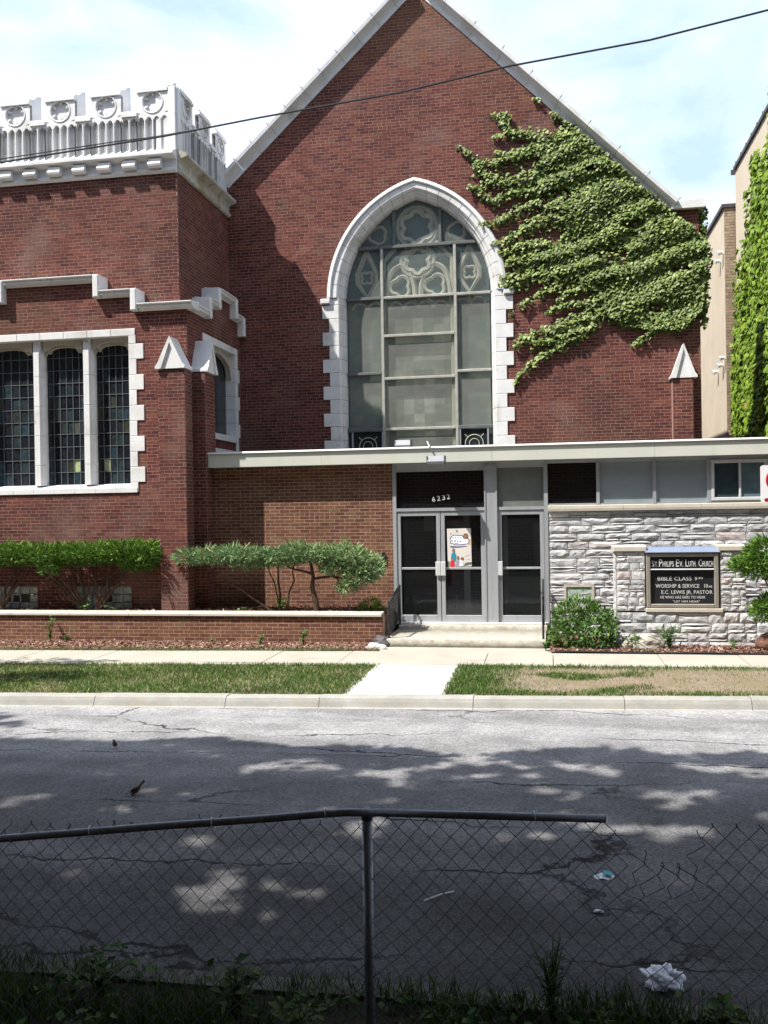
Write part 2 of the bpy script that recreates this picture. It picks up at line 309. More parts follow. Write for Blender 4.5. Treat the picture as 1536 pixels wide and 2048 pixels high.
# ---- bricks
def subtract(iv, a, b):
    out = []
    for x0, x1 in iv:
        if b <= x0 or a >= x1: out.append((x0, x1)); continue
        if a > x0: out.append((x0, a))
        if b < x1: out.append((b, x1))
    return out
_bm = {}
def brick_mesh(L_, Hh, D, m, axis, tone):
    k = (round(L_, 3), round(Hh, 4), D, m.name, axis, round(tone, 2))
    if k not in _bm:
        mb = MB()
        if axis == 'x': mb.box(0, L_, -D, .012, 0, Hh, tone)
        else: mb.box(-.012, D, 0, L_, 0, Hh, tone)
        me = bpy.data.meshes.new('brick'); me.from_pydata(mb.v, [], mb.f); me.update()
        a = me.attributes.new('tone', 'FLOAT', 'FACE'); a.data.foreach_set('value', mb.t); me.materials.append(m)
        _bm[k] = me
    return _bm[k]
def brick_wall(parent, fr, rows, z0, z1, bm, mm, focus=None, nind=300, course=.0667, Lb=.2032, joint=.0095, proud=.0009, header=0, wob=0, thick=.25, seed=1, tmax=1.0, half=.5):
    """rows(z) -> intervals in u. Mortar is one recessed sheet, each brick stands proud of it."""
    rnd = random.Random(seed); mo = MB(fr); items = []
    nc = int(round((z1-z0)/course))
    for k in range(nc):
        za = z0+k*course; iv = rows(za+course/2)
        hd = header and k % header == header-1
        for a, b in iv:
            mo.box(a, b, -thick, 0, za, za+course)
            if b-a < .03: continue
            Lk = Lb/2 if hd else Lb
            off = (Lb*half if (k % 2) else 0) + (rnd.uniform(-wob, wob) if wob else 0)
            if hd: off = Lb/4
            u = math.floor((a-off)/Lk)*Lk+off
            while u < b:
                u0, u1 = u+joint/2, u+Lk-joint/2
                if wob and rnd.random() < .06 and not hd:   # an odd header pair
                    um = u+Lk/2; parts = [(u0, um-joint/2), (um+joint/2, u1)]
                else: parts = [(u0, u1)]
                for c0, c1 in parts:
                    full = c0 >= a and c1 <= b
                    c0 = max(c0, a+.001); c1 = min(c1, b-.001)
                    if c1-c0 > .02: items.append((c0, c1, za+joint/2, za+course-joint/2, full, min(tmax, max(0, rnd.gauss(.42, .26))), rnd.uniform(-.0008, .0012)))
                u += Lk
    mo.build('mortar', mm, parent)
    ind = set()
    if focus is not None and nind:
        axis = 'x' if abs(fr.U.x) > .5 else 'y'
        order = sorted((i for i in range(len(items)) if items[i][4]), key=lambda i: (items[i][0]-focus[0])**2+(items[i][2]-focus[1])**2)[:nind]
        ind = set(order)
        for i in order:
            c0, c1, za, zb, _, t, dj = items[i]
            t = round(t*9)/9
            me = brick_mesh(c1-c0, zb-za, proud+round(dj, 4), bm, axis, t)
            o = bpy.data.objects.new('brick', me); o.location = fr(c0, 0, za); link(o, parent)
    mb = MB(fr)
    for i, (c0, c1, za, zb, _, t, dj) in enumerate(items):
        if i in ind: continue
        n1 = proud+dj
        mb.add([(c0, 0, za), (c1, 0, za), (c1, 0, zb), (c0, 0, zb), (c0, n1, za), (c1, n1, za), (c1, n1, zb), (c0, n1, zb)],
               [(4, 5, 6, 7), (0, 1, 5, 4), (1, 2, 6, 5), (2, 3, 7, 6), (3, 0, 4, 7)], t)
    if mb.v: mb.build('brickwork', bm, parent, kind='stuff')
def empty_part(name, parent, label=None):
    o = bpy.data.objects.new(name, None); o.empty_display_size = .1; link(o, parent)
    if label: o['label'] = label
    return o

# ---- rock faced stone
def ashlar(parent, fr, u0, u1, z0, z1, bands, lens, seed, proud=.03, skip=None, name='stone', maxobj=300):
    rnd = random.Random(seed); mo = MB(fr); mo.box(u0, u1, -.12, 0, z0, z1); mo.build('mortar', M['stone_joint'], parent)
    z = z0; j = .010; cnt = 0; rest = MB(fr)
    while z < z1-.03:
        Hb = min(rnd.choice(bands), z1-z)
        if z1-(z+Hb) < .05: Hb = z1-z
        u = u0
        while u < u1-.02:
            Lq = rnd.uniform(*lens)
            if u1-(u+Lq) < lens[0]*.6: Lq = u1-u
            mode = rnd.random()
            if mode < .42 and Hb > .09:
                hsp = rnd.choice([.28, .33, .66])*Hb; lay = [(z, z+hsp), (z+hsp, z+Hb)]
            else: lay = [(z, z+Hb)]
            for za, zb in lay:
                segs = [(u, u+Lq)]
                if zb-za < .05 and rnd.random() < .3 and Lq > .25: segs = [(u, u+Lq*.55), (u+Lq*.55, u+Lq)]
                for a, b in segs:
                    if skip and skip(a, b, za, zb): continue
                    tgt = MB(fr) if cnt < maxobj else rest
                    rock(tgt, a+j/2, b-j/2, za+j/2, zb-j/2, proud*rnd.uniform(.7, 1.35), rnd, min(1, max(0, rnd.gauss(.45, .25))))
                    if cnt < maxobj: tgt.build(name, M['stone'], parent)
                    cnt += 1
            u += Lq
        z += Hb
    if rest.v: rest.build('stonework', M['stone'], parent, kind='stuff')
def rock(mb, a, b, c, d, p, rnd, t):
    w_, h_ = b-a, d-c; nu = 7 if w_ > .2 else 4; nv = 4 if h_ > .07 else 3
    us = [0]+[ (i+rnd.uniform(-.25, .25))/(nu-1) for i in range(1, nu-1)]+[1]
    ph = rnd.uniform(0, 6); ridge = rnd.uniform(.45, .8); sl = rnd.uniform(-.25, .25)
    vs = []
    for j in range(nv):
        for i in range(nu):
            uu = us[i]; vv = j/(nv-1); vv2 = vv+(rnd.uniform(-.1, .1) if 0 < j < nv-1 else 0)
            if i in (0, nu-1) or j in (0, nv-1): n = .012+rnd.uniform(0, .008) + (p*.35*rnd.random() if j == nv-1 else 0)
            else:
                e = min(1, min(uu, 1-uu)*w_/.018); r_ = ridge+sl*(uu-.5)+.12*math.sin(ph+uu*9)
                q = 1-abs(vv2-r_)*.9
                n = .006+p*(.35+.75*q+rnd.uniform(-.22, .22))*(.6+.4*e)
            vs.append((a+uu*w_, n, c+vv2*h_))
    f = []
    for j in range(nv-1):
        for i in range(nu-1):
            q = j*nu+i
            if rnd.random() < .5: f += [(q, q+1, q+nu+1), (q, q+nu+1, q+nu)]
            else: f += [(q, q+1, q+nu), (q+1, q+nu+1, q+nu)]
    base = len(vs)
    rim = [i for i in range(nu)]+[j*nu+nu-1 for j in range(1, nv)]+[(nv-1)*nu+i for i in range(nu-2, -1, -1)]+[j*nu for j in range(nv-2, 0, -1)]
    for q in rim: vs.append((vs[q][0], -.005, vs[q][2]))
    m_ = len(rim)
    for k in range(m_): f.append((rim[k], base+k, base+(k+1) % m_, rim[(k+1) % m_]))
    mb.add(vs, f, t)

# ---- leaf scatter
def unit(a): return a/np.maximum(np.linalg.norm(a, axis=1, keepdims=True), 1e-9)
LEAF_IVY = (np.array([(0, 0, 0), (.52, .12, -.06), (.36, .52, -.02), (0, 1, -.10), (0, .45, .07), (-.36, .52, -.02), (-.52, .12, -.06)]), np.array([(0, 1, 2, 4), (4, 2, 3, 3), (4, 3, 5, 5), (0, 4, 5, 6)]))
LEAF_IVY = (LEAF_IVY[0], np.array([(0, 1, 4), (1, 2, 4), (4, 2, 3), (4, 3, 5), (4, 5, 6), (0, 4, 6)]))
LEAF_OVAL = (np.array([(0, 0, 0), (.28, .4, .06), (0, 1, 0), (-.28, .4, .06)]), np.array([(0, 1, 2), (0, 2, 3)]))
BLADE = (np.array([(-.5, 0, 0), (.5, 0, 0), (.32, .55, .06), (-.32, .55, .06), (0, 1, .3)]), np.array([(0, 1, 2), (0, 2, 3), (3, 2, 4)]))
SPRAY = (np.array([(0, 0, 0), (.5, .45, .05), (0, 1, .1), (-.5, .45, .05), (.9, .75, .0), (-.9, .8, .08)]), np.array([(0, 1, 2), (0, 2, 3), (0, 4, 1), (0, 3, 5)]))
def scatter(name, tmpl, pos, axis, size, m, parent=None, tone=None, kind=None, width=1.0, seed=0, normal=None):
    """axis: direction of leaf length; normal: preferred face normal"""
    rg = np.random.default_rng(seed); n = len(pos); tv, tf = tmpl
    Y = unit(axis); 
    A = normal if normal is not None else rg.normal(size=(n, 3))
    Z = A - (A*Y).sum(1, keepdims=True)*Y; Z = unit(Z); X = np.cross(Y, Z)
    size = np.broadcast_to(size, (n,)).astype(float)
    wd = np.broadcast_to(width, (n,)).astype(float)
    V = pos[:, None, :] + size[:, None, None]*(tv[None, :, 0, None]*wd[:, None, None]*X[:, None, :] + tv[None, :, 1, None]*Y[:, None, :] + tv[None, :, 2, None]*Z[:, None, :]*1.0)
    F = (tf[None]+np.arange(n)[:, None, None]*len(tv)).reshape(-1, 3)
    if tone is None: tone = rg.random(n)
    T = np.repeat(np.clip(tone, 0, 1), len(tf))
    return fast(name, V.reshape(-1, 3), F, m, parent, T, kind)
IVY_STRANDS=[
( [(-0.89, 11.09), (-0.84, 10.76), (-0.71, 10.57), (-0.39, 10.56), (-0.07, 10.42), (0.33, 10.29), (0.74, 10.3)] ,0.067,0.192),
( [(-1.09, 11.06), (-0.84, 10.86)] ,0.038,0.038),
( [(-0.7, 10.98), (-0.82, 10.83)] ,0.038,0.048),
( [(-1.12, 10.56), (-0.8, 10.55)] ,0.034,0.067),
( [(-1.87, 10.41), (-1.64, 10.28), (-1.46, 10.03), (-1.09, 9.95), (-0.72, 10.06), (-0.3, 10.16), (0.15, 10.26), (0.52, 10.46)] ,0.048,0.192),
( [(-1.46, 10.03), (-1.37, 9.79), (-1.14, 9.58), (-0.77, 9.51), (-0.41, 9.57), (-0.04, 9.73), (0.33, 9.79), (0.68, 9.71)] ,0.106,0.264),
( [(-1.68, 9.48), (-1.42, 9.49), (-1.28, 9.27), (-1.15, 9.16), (-0.96, 9.17), (-0.73, 9.3), (-0.41, 9.29), (-0.09, 9.32)] ,0.062,0.125),
( [(-1.06, 10.2), (-0.85, 10.12), (-0.49, 10.13), (-0.17, 10.24), (0.33, 10.11), (0.95, 9.92)] ,0.058,0.240),
( [(-1.39, 8.67), (-1.2, 8.66), (-0.92, 8.73), (-0.51, 8.93), (-0.23, 9.05), (0.13, 8.93), (0.49, 9.13)] ,0.062,0.144),
( [(-1.14, 8.26), (-1.02, 8.18), (-0.74, 8.3), (-0.33, 8.55), (0.04, 8.71), (0.49, 8.59), (1.03, 8.73)] ,0.072,0.216),
( [(-1.0, 7.99), (-0.75, 8.07), (-0.43, 8.14), (0.12, 8.15)] ,0.086,0.144),
( [(-0.9, 7.52), (-0.81, 7.33), (-0.67, 7.42), (-0.21, 7.48), (0.29, 7.45), (0.83, 7.46)] ,0.144,0.264),
( [(-0.85, 7.75), (-0.43, 7.82), (0.03, 7.88), (0.7, 7.79)] ,0.144,0.288),
( [(-0.58, 6.83), (-0.35, 6.98), (-0.03, 7.1), (0.29, 7.2)] ,0.048,0.115),
( [(0.21, 6.88), (0.46, 7.07), (0.82, 7.19), (1.18, 7.26)] ,0.043,0.144),
( [(-0.02, 6.64), (0.28, 6.79), (0.64, 6.81), (1.0, 6.82), (1.36, 6.98)] ,0.043,0.144),
( [(-0.79, 6.68), (-0.7, 6.72)] ,0.043,0.053),
( [(-0.73, 5.96), (-0.46, 6.13), (0.0, 6.27), (0.45, 6.39), (0.9, 6.5), (1.31, 6.62)] ,0.067,0.192),
( [(-0.37, 6.01), (0.09, 6.04), (0.45, 6.16), (0.81, 6.28)] ,0.096,0.192),
( [(-0.7, 5.15), (-0.61, 5.33), (-0.38, 5.55), (-0.01, 5.77), (0.27, 5.89), (0.63, 6.1), (1.08, 6.4)] ,0.034,0.106),
( [(1.78, 5.84), (1.96, 5.99), (2.22, 6.16)] ,0.038,0.096),
( [(-0.24, 11.26), (-0.15, 11.3), (-0.06, 11.2)] ,0.034,0.043),
( [(0.16, 10.97), (0.34, 10.8), (0.61, 10.59), (0.87, 10.34), (1.22, 10.03), (1.66, 9.63), (2.05, 9.29), (2.52, 8.8)] ,0.058,0.144),
( [(3.39, 8.56), (3.38, 7.84), (3.34, 7.18), (3.27, 6.6)] ,0.067,0.048),
( [(3.26, 6.51), (3.25, 6.2)] ,0.029,0.029),
]
IVY_BODY= [(0.15, 10.4), (0.61, 10.59), (0.96, 10.19), (1.83, 9.35), (2.26, 8.87), (2.65, 8.68), (3.27, 8.72), (3.35, 7.85), (3.26, 6.96), (3.2, 6.51), (2.79, 6.13), (2.05, 6.21), (1.61, 6.28), (1.3, 6.53), (1.18, 6.99), (0.29, 7.45), (-0.07, 7.84), (0.48, 8.4), (0.04, 9.17), (-0.27, 9.56)]
IVY_GAPS= [((0.23, 9.15), 0.22), ((-0.34, 7.95), 0.2), ((1.46, 7.79), 0.22), ((1.82, 8.45), 0.14), ((0.31, 8.78), 0.12), ((0.95, 9.69), 0.1), ((2.23, 6.66), 0.14), ((0.56, 7.3), 0.14), ((2.81, 7.43), 0.12)]

# ================================================================== STREET AND GROUND
def interp(pl, x):
    for (x0, y0), (x1, y1) in zip(pl, pl[1:]):
        if x <= x1: return y0+(y1-y0)*(x-x0)/(x1-x0)
    return pl[-1][1]
KERB = [(-40, 9.4), (-14, 10.90), (-7.4, 11.47), (-2.27, 11.83), (2.65, 12.20), (9, 12.6), (40, 14)]
WF = [(-40, 12.2), (-14, 13.45), (-8.94, 13.87), (-2.75, 14.30), (3.15, 14.50), (9, 14.62), (40, 15.2)]
WB = [(-40, 14.2), (-14, 15.03), (-9.87, 15.30), (-3.44, 15.66), (2.4, 15.68), (9, 15.72), (40, 16.2)]
ZR = -.13
g = bpy.data.meshes.new('ground'); g.from_pydata([(-400, -300, -.30), (400, -300, -.30), (400, 500, -.30), (-400, 500, -.30)], [], [(0, 1, 2, 3)]); g.materials.append(M['earth'])
props(link(bpy.data.objects.new('ground', g)), kind='structure')
# road with slight crown and unevenness
xs = np.concatenate([np.linspace(-40, -13, 10)[:-1], np.linspace(-13, 7, 160), np.linspace(7, 40, 10)[1:]]); NY = 70
V = []; 
for x in xs:
    yk = interp(KERB, x)-.11; y0 = 4.78+.015*x*(abs(x) < 12)
    for j in range(NY):
        f = j/(NY-1); y = y0+(yk-y0)*f
        z = ZR-.012+.05*math.sin(math.pi*f) + .006*math.sin(x*1.1+y*2.3)*math.sin(y*1.7-x*.6)+.003*math.sin(x*5.1+y*3.7)
        if f > .93: z = ZR-.012*(1-(f-.93)/.07)
        V.append((x, y, z))
F = [(i*NY+j, (i+1)*NY+j, (i+1)*NY+j+1, i*NY+j+1) for i in range(len(xs)-1) for j in range(NY-1)]
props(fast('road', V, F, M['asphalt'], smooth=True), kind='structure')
# gutter + kerb segments, far side
kerb = empty_part('kerb', None); kerb['kind'] = 'structure'
x = -18.0; k = 0
while x < 12:
    ln = [1.9, 1.55, 1.8, 1.25, 2.0][k % 5]; x1 = x+ln-.008; ya, yb = interp(KERB, x), interp(KERB, x1); rj = .003*((k*7) % 5-2)
    mb = MB(); P = [(-.12, -.2), (-.12, ZR-.002), (-.07, ZR+.012), (-.045, -.055), (-.02, -.012), (.02, 0+rj), (.16, .003+rj), (.16, -.2)]
    n = len(P); vs = [(x, ya+p, q) for p, q in P]+[(x1, yb+p, q) for p, q in P]
    mb.add(vs, [tuple(range(n)), tuple(range(n, 2*n))[::-1]]+[(i, n+i, n+(i+1) % n, (i+1) % n) for i in range(n)])
    mb.build('kerb_segment', M['kerb'], kerb); x = x+ln; k += 1
# near side kerb
nk = empty_part('near_kerb', None); nk['kind'] = 'structure'
for i in range(14):
    x0 = -14+1.6*i; y = 4.62+.01*x0
    mb = MB(); P = [(0, -.3), (0, ZR+.02), (.0, -.06), (.02, -.035), (.17, -.03), (.17, -.3)]; P = [(y+.17-p, q) for p, q in P]
    mb.prism(P, 0, x0, x0+1.592); mb.build('kerb_segment', M['near_kerb'], nk)
mb = MB(); mb.box(-16, 10, -8, 4.6, -.29, -.05); mb.build('near_ground', M['nearsoil'], kind='structure')
def strip(name, m, fa, fb, z0, z1, x0=-18, x1=12, n=60, dz=None):
    V = []; F = []
    for i in range(n+1):
        x = x0+(x1-x0)*i/n
        for j in range(7):
            y = fa(x)+(fb(x)-fa(x))*j/6; V.append((x, y, z1+(dz(x, y, j) if dz else 0)))
    for i in range(n):
        for j in range(6): F.append((i*7+j, (i+1)*7+j, (i+1)*7+j+1, i*7+j+1))
    return props(fast(name, V, F, m), kind='structure')
kf = lambda x: interp(KERB, x)+.16; wf = lambda x: interp(WF, x); wb = lambda x: interp(WB, x)
px0, px1 = -2.72, -1.38          # entrance walk across the parkway
bump = lambda x, y, j: (.012*math.sin(x*2.3+y*3)+.008*math.sin(x*6.1-y*4)) if 0 < j < 6 else 0
strip('parkway', M['earth'], kf, wf, 0, -.012, -18, px0, dz=bump)
strip('parkway', M['earth'], kf, wf, 0, -.012, px1, 12, dz=bump)
# sidewalk slabs
wk = empty_part('sidewalk', None); wk['kind'] = 'structure'
joints = [-17, -15.4, -13.7, -12.1, -10.5, -9.0, -7.62, -6.15, -4.62, -3.38, -1.05, .02, 1.70, 2.95, 4.6, 6.2, 7.8, 9.4, 11]
for a, b in zip(joints, joints[1:]):
    mb = MB(); g_ = .006; tz = random.uniform(-.003, .003)
    vs = [(a+g_, wf(a), -.1), (b-g_, wf(b), -.1), (b-g_, wb(b), -.1), (a+g_, wb(a), -.1), (a+g_, wf(a), tz), (b-g_, wf(b), tz), (b-g_, wb(b), tz+.002), (a+g_, wb(a), tz+.002)]
    mb.add(vs, [(0, 3, 2, 1), (4, 5, 6, 7), (0, 1, 5, 4), (1, 2, 6, 5), (2, 3, 7, 6), (3, 0, 4, 7)]); mb.build('paving_slab', M['concrete'], wk)
mb = MB(); mb.box(-17, 11, 13.0, 16.2, -.25, -.06); mb.build('sidewalk_base', M['nearsoil'], kind='structure')
mb = MB(); mb.add([(px0, kf(px0)+.005, -.1), (px1, kf(px1)+.005, -.1), (px1, wf(px1)-.006, -.1), (px0, wf(px0)-.006, -.1), (px0, kf(px0)+.005, .006), (px1, kf(px1)+.005, .006), (px1, wf(px1)-.006, .006), (px0, wf(px0)-.006, .006)], [(0, 3, 2, 1), (4, 5, 6, 7), (0, 1, 5, 4), (1, 2, 6, 5), (2, 3, 7, 6), (3, 0, 4, 7)])
mb.build('entrance_path', M['concrete_new'], kind='structure')
mb = MB(); mb.box(-2.95, .25, 15.5, 16.22, -.1, -.004); mb.build('step_apron', M['concrete'], kind='structure')
# planting beds
strip('mulch_bed', M['soil'], lambda x: wb(x)+.01, lambda x: 16.6, 0, .012, -18, -2.95, dz=lambda x, y, j: .018*math.sin(x*5+y*9)*math.sin(x*2.2) if 0 < j < 6 else 0)
strip('mulch_bed', M['soil'], lambda x: wb(x)+.01, lambda x: 17.76, 0, .02, -.02, 7, dz=lambda x, y, j: .02*math.sin(x*5+y*9)*math.sin(x*2.2) if 0 < j < 6 else 0)
mb = MB(); mb.tube([(x, wb(x)+.02, .022+.006*math.sin(x*3)) for x in np.linspace(.05, 6, 30)], .014, 6)
props(mb.build('edging_strip', M['black']), 'black plastic garden edging along the sidewalk under the mulch bed', 'edging')
def raised(x, y): return .50
strip('planter_soil', M['soil'], lambda x: 16.70, lambda x: 17.78, 0, .53, -14, -3.02, dz=lambda x, y, j: .02*math.sin(x*4+y*7)+.012*math.sin(x*11))

# ================================================================== RETAINING WALL
pl = thing('planter_wall', 'low brick retaining wall with pale stone coping in front of the church shrubs', 'wall', loc=(0, 0, 0))
brick_wall(pl, front(16.47), lambda z: [(-14, -3.0)], -.0335, .50, M['brick_new'], M['mortar_new'], focus=(-4.2, .2), nind=300, course=.0667, Lb=.2032, header=0, seed=3, wob=.006, thick=.2)
x = -14.0
while x < -3.1:
    x1 = min(x+1.22, -2.985); mb = MB(); mb.prism([(16.425, .505), (16.425, .54), (16.445, .558), (16.74, .568), (16.74, .505)], 0, x+.004, x1-.004); mb.build('coping_stone', M['sill_stone'], pl); x += 1.22
part('end_wall', M['brick_new'], pl, None, (-3.18, -3.003, 16.68, 17.74, 0, .50))

# ================================================================== CHURCH
ch = thing('church_building', 'dark red brick church with gable, arched window and white battlemented corner tower', 'church')
XL, YL, XU, YU, YG = -6.95, 17.20, -7.20, 17.45, 20.40
def GX(x): return x*1.0124
def GZ(z): return 2.45+(z-2.45)*1.0124
# gable wall
wg = empty_part('gable_wall', ch)
xa, za_ = -2.80, GZ(14.03)
def rakeL(x): return GZ(9.93)+(x-GX(-7.006))*.918
def rakeR(x): return GZ(8.60)+(GX(2.589)-x)*.985
apex_x = (rakeR(0)-rakeL(0))/( .918+.985)
apex_z = rakeL(apex_x)
xc, zs, wi, Ri = GX(-2.82), GZ(7.17), 1.64, 2.27
def arch_w(z, off):
    wo_, Ro = wi+off, Ri+off
    if z < zs: return wo_
    q = Ro*Ro-(z-zs)**2
    if q <= 0: return -1
    return math.sqrt(q)-(Ro-wo_)
def gable_rows(z):
    a = XL if z < rakeL(XL) else XL
    l = XL if z < 6.3 else XU-.02; r = GX(3.15)
    if z > rakeL(XU-.02): l = (z-GZ(9.93))/.918+GX(-7.006)
    if z > GZ(8.60): r = GX(2.589)-(z-GZ(8.60))/.985
    if r <= l: return []
    iv = [(l, r)]
    if z > 3.42:
        w_ = arch_w(z, .30)
        if w_ > 0: iv = subtract(iv, xc-w_, xc+w_)
    elif 0 < z < 3.2: pass
    return iv
brick_wall(wg, front(YG), gable_rows, .2, apex_z+.05, M['brick_old'], M['mortar_old'], focus=(-5.4, 7.2), nind=300, header=0, wob=.02, seed=5)
# rake coping stones
def rake(x0, z0, x1, z1, n, parent):
    d = Vector((x1-x0, 0, z1-z0)); Ln = d.length; d.normalize(); up = Vector((-d.z, 0, d.x));
    if up.z < 0: up = -up
    for i in range(n):
        a = Vector((x0, 0, z0))+d*(Ln*i/n+.004); b = Vector((x0, 0, z0))+d*(Ln*(i+1)/n-.004)
        mb = MB()
        prof = [(-.16, -.045), (.022, -.045), (.022, .06), (.09, .09), (.24, .13), (.25, .20), (-.16, .24)]   # (towards the street, up)
        vs = [tuple(a+up*q+Vector((0, YG-p, 0))) for p, q in prof]+[tuple(b+up*q+Vector((0, YG-p, 0))) for p, q in prof]
        m_ = len(prof); mb.add(vs, [tuple(range(m_)), tuple(range(m_, 2*m_))[::-1]]+[(k, m_+k, m_+(k+1) % m_, (k+1) % m_) for k in range(m_)])
        mb.build('coping_stone', M['terracotta'], parent)
        mb = MB(); q = b+up*.2; 
        mb.tube([tuple(q+Vector((0, YG-.25, 0))), tuple(q+up*.05+Vector((0, YG-.25, 0)))], .012, 5); mb.build('clip', M['galv'], parent)
rake(-7.2, rakeL(-7.2), apex_x, apex_z, 11, wg); rake(apex_x, apex_z, GX(2.589), rakeR(GX(2.589)), 9, wg)
zk = GZ(8.60)
part('kneeler_stone', M['terracotta'], wg, front(YG), (GX(2.589)+.004, GX(3.26), -.5, .12, zk, zk+.16))
0 and part('parapet_block', M['terracotta'], wg, front(YG), (GX(2.30), GX(3.24), -.9, -.35, zk+.163, zk+.82))
# returns and roof
mb = MB(side(GX(3.15))); mb.box(YG+.02, YG+.45, -1.6, 0, 0, zk-.02); mb.box(YG+.45, 36, -1.8, -1.5, 0, 9.1); mb.build('side_wall', M['brick_old'], ch)
mb = MB(); mb.prism([(-7.2, rakeL(-7.2)-.05), (apex_x, apex_z-.03), (1.75, rakeR(1.75)-.15), (1.75, rakeR(1.75)-.25), (apex_x, apex_z-.2), (-7.2, rakeL(-7.2)-.2)], 1, YG+.17, 36); mb.build('roof', M['roof'], ch)
# faint old cracks/blind tracery stains on the gable are in the brick noise

# ---- big arched window
bw = empty_part('arched_window', ch)
def arch_pts(off, n=22, z0=3.3):
    """outline from lower left over the apex to lower right"""
    wo_, Ro = wi+off, Ri+off; a = math.acos((Ro-wo_)/Ro); c = Ro-wo_
    left = [(xc-wo_, z0), ] + [(xc+c-Ro*math.cos(a*i/n), zs+Ro*math.sin(a*i/n)) for i in range(n+1)]
    right = [(2*xc-p[0], p[1]) for p in left[::-1][1:]]
    return left+right
# profile: (offset outwards, n towards street)
hood = [(.36, -.02), (.385, .02), (.36, .075), (.30, .095), (.27, .07)]
inner = [(.27, .055), (.16, .05), (.125, .01), (.115, -.03), (.085, -.03), (.07, -.06), (.06, -.10), (.03, -.12), (.015, -.18), (0, -.34)]
def sweep(prof, i0, i1, n=22):
    outs = [arch_pts(o, n) for o, _ in prof]; mb = MB(front(YG)); vs = []
    for k in range(i0, i1+1):
        for (o, nn), pts in zip(prof, outs): vs.append((pts[k][0], nn, pts[k][1]))
    m_ = len(prof); q = i1-i0
    fs = [(a*m_+b, a*m_+b+1, (a+1)*m_+b+1, (a+1)*m_+b) for a in range(q) for b in range(m_-1)]
    mb.add(vs, fs); return mb
NP = 22
tot = 2*NP+3
for s0 in range(1, NP+1, 2):       # arch stones, left then mirrored right
    for (pr, nm) in ((hood, 'hood_stone'), (inner, 'arch_stone')):
        if nm == 'hood_stone' and (s0-1) % 4: continue
        st = 4 if nm == 'hood_stone' else 2
        e = min(s0+st, NP+1)
        sweep(pr, s0, e).build(nm, M['terracotta'], bw)
        sweep(pr, tot-1-e, tot-1-s0).build(nm, M['terracotta'], bw)
        if nm == 'arch_stone':     # recessed joint line
            for kk in (s0, tot-1-s0):
                pts = [arch_pts(o+.0, NP)[kk] for o, _ in pr]
                mb = MB(front(YG)); mb.tube([(p[0], nn+.001, p[1]) for p, (o, nn) in zip(pts, pr)], .0035, 4, caps=False); mb.build('joint', M['joint'], bw)
# straight jambs with alternating quoins
qz = GZ(3.60)-.3; k = 0
for sgn in (-1, 1):
    z = zs; wide = False; k = 0
    while z > 3.3:
        hh = .305; zb = max(z-hh, 3.3)
        if k == 0: zb = z-.16
        wd = .50 if wide else .345
        X0, X1 = (xc-wi-wd, xc-wi-.115) if sgn < 0 else (xc+wi+.115, xc+wi+wd)
        mb = MB(front(YG)); mb.bbox(X0+.002, X1, -.1, .03, zb+.0035, z-.0035, .006); mb.build('quoin_stone', M['terracotta'], bw)
        prof = [(.115, .03), (.085, -.01), (.08, -.05), (.06, -.05), (.05, -.09), (.035, -.16), (.02, -.2), (0, -.34)]
        mb = MB(front(YG)); vs = [(xc+sgn*(wi+o), nn, zz) for zz in (zb+.0035, z-.0035) for o, nn in prof]; m_ = len(prof)
        mb.add(vs, [(i, i+1, m_+i+1, m_+i) for i in range(m_-1)]); mb.build('jamb_stone', M['terracotta'], bw)
        z = zb; wide = not wide; k += 1
    X0, X1 = (xc-wi-.52, xc-wi-.30) if sgn < 0 else (xc+wi+.30, xc+wi+.52)
    mb = MB(front(YG)); mb.bbox(X0, X1, -.05, .10, zs-.135, zs-.02, .02); mb.build('impost_stone', M['terracotta'], bw)
    xx0, xx1 = sorted((xc+sgn*(wi+.001), xc+sgn*(wi+.5))); 
    part('jamb_backing', M['joint'], bw, front(YG), (xx0, xx1, -.40, -.345, 3.3, zs))
# glass sheets and bars
gn = -.30
def pane_poly(x0, x1, z0, z1, n=10):
    def lim(z): return max(.0, arch_w(z, -.004)) if arch_w(z, -.004) > 0 else 0
    zt = min(z1, zs+math.sqrt(max(0, Ri**2-(Ri-wi)**2))-.01)
    L_ = []; Rr = []
    for i in range(n+1):
        z = z0+(zt-z0)*i/n; w_ = lim(z); a = max(x0, xc-w_); b = min(x1, xc+w_)
        if b > a: L_.append((a, z)); Rr.append((b, z))
    return L_+Rr[::-1]
b1, b2 = GX(-3.616), GX(-1.977); e1, e2 = xc-wi, xc+wi
hz = dict(t=GZ(8.30), s=GZ(7.17), a=GZ(6.317), b=GZ(5.362), c=GZ(4.231), sl=GZ(5.488), sr=GZ(5.473))
v1, v2 = GX(-3.323), GX(-2.293)
cells = [(e1, v1, hz['t'], 99), (v1, v2, hz['t'], 99), (v2, e2, hz['t'], 99),
         (e1, b1, hz['s'], hz['t']), (b1, b2, hz['s'], hz['t']), (b2, e2, hz['s'], hz['t']),
         (e1, b1, hz['sl'], hz['s']), (e1, b1, hz['c'], hz['sl']), (b2, e2, hz['sr'], hz['s']), (b2, e2, hz['c'], hz['sr']),
         (b1, b2, hz['a'], hz['s']), (b1, b2, hz['b'], hz['a']), (b1, b2, hz['c'], hz['b']), (b1, b2, 3.4, hz['c'])]
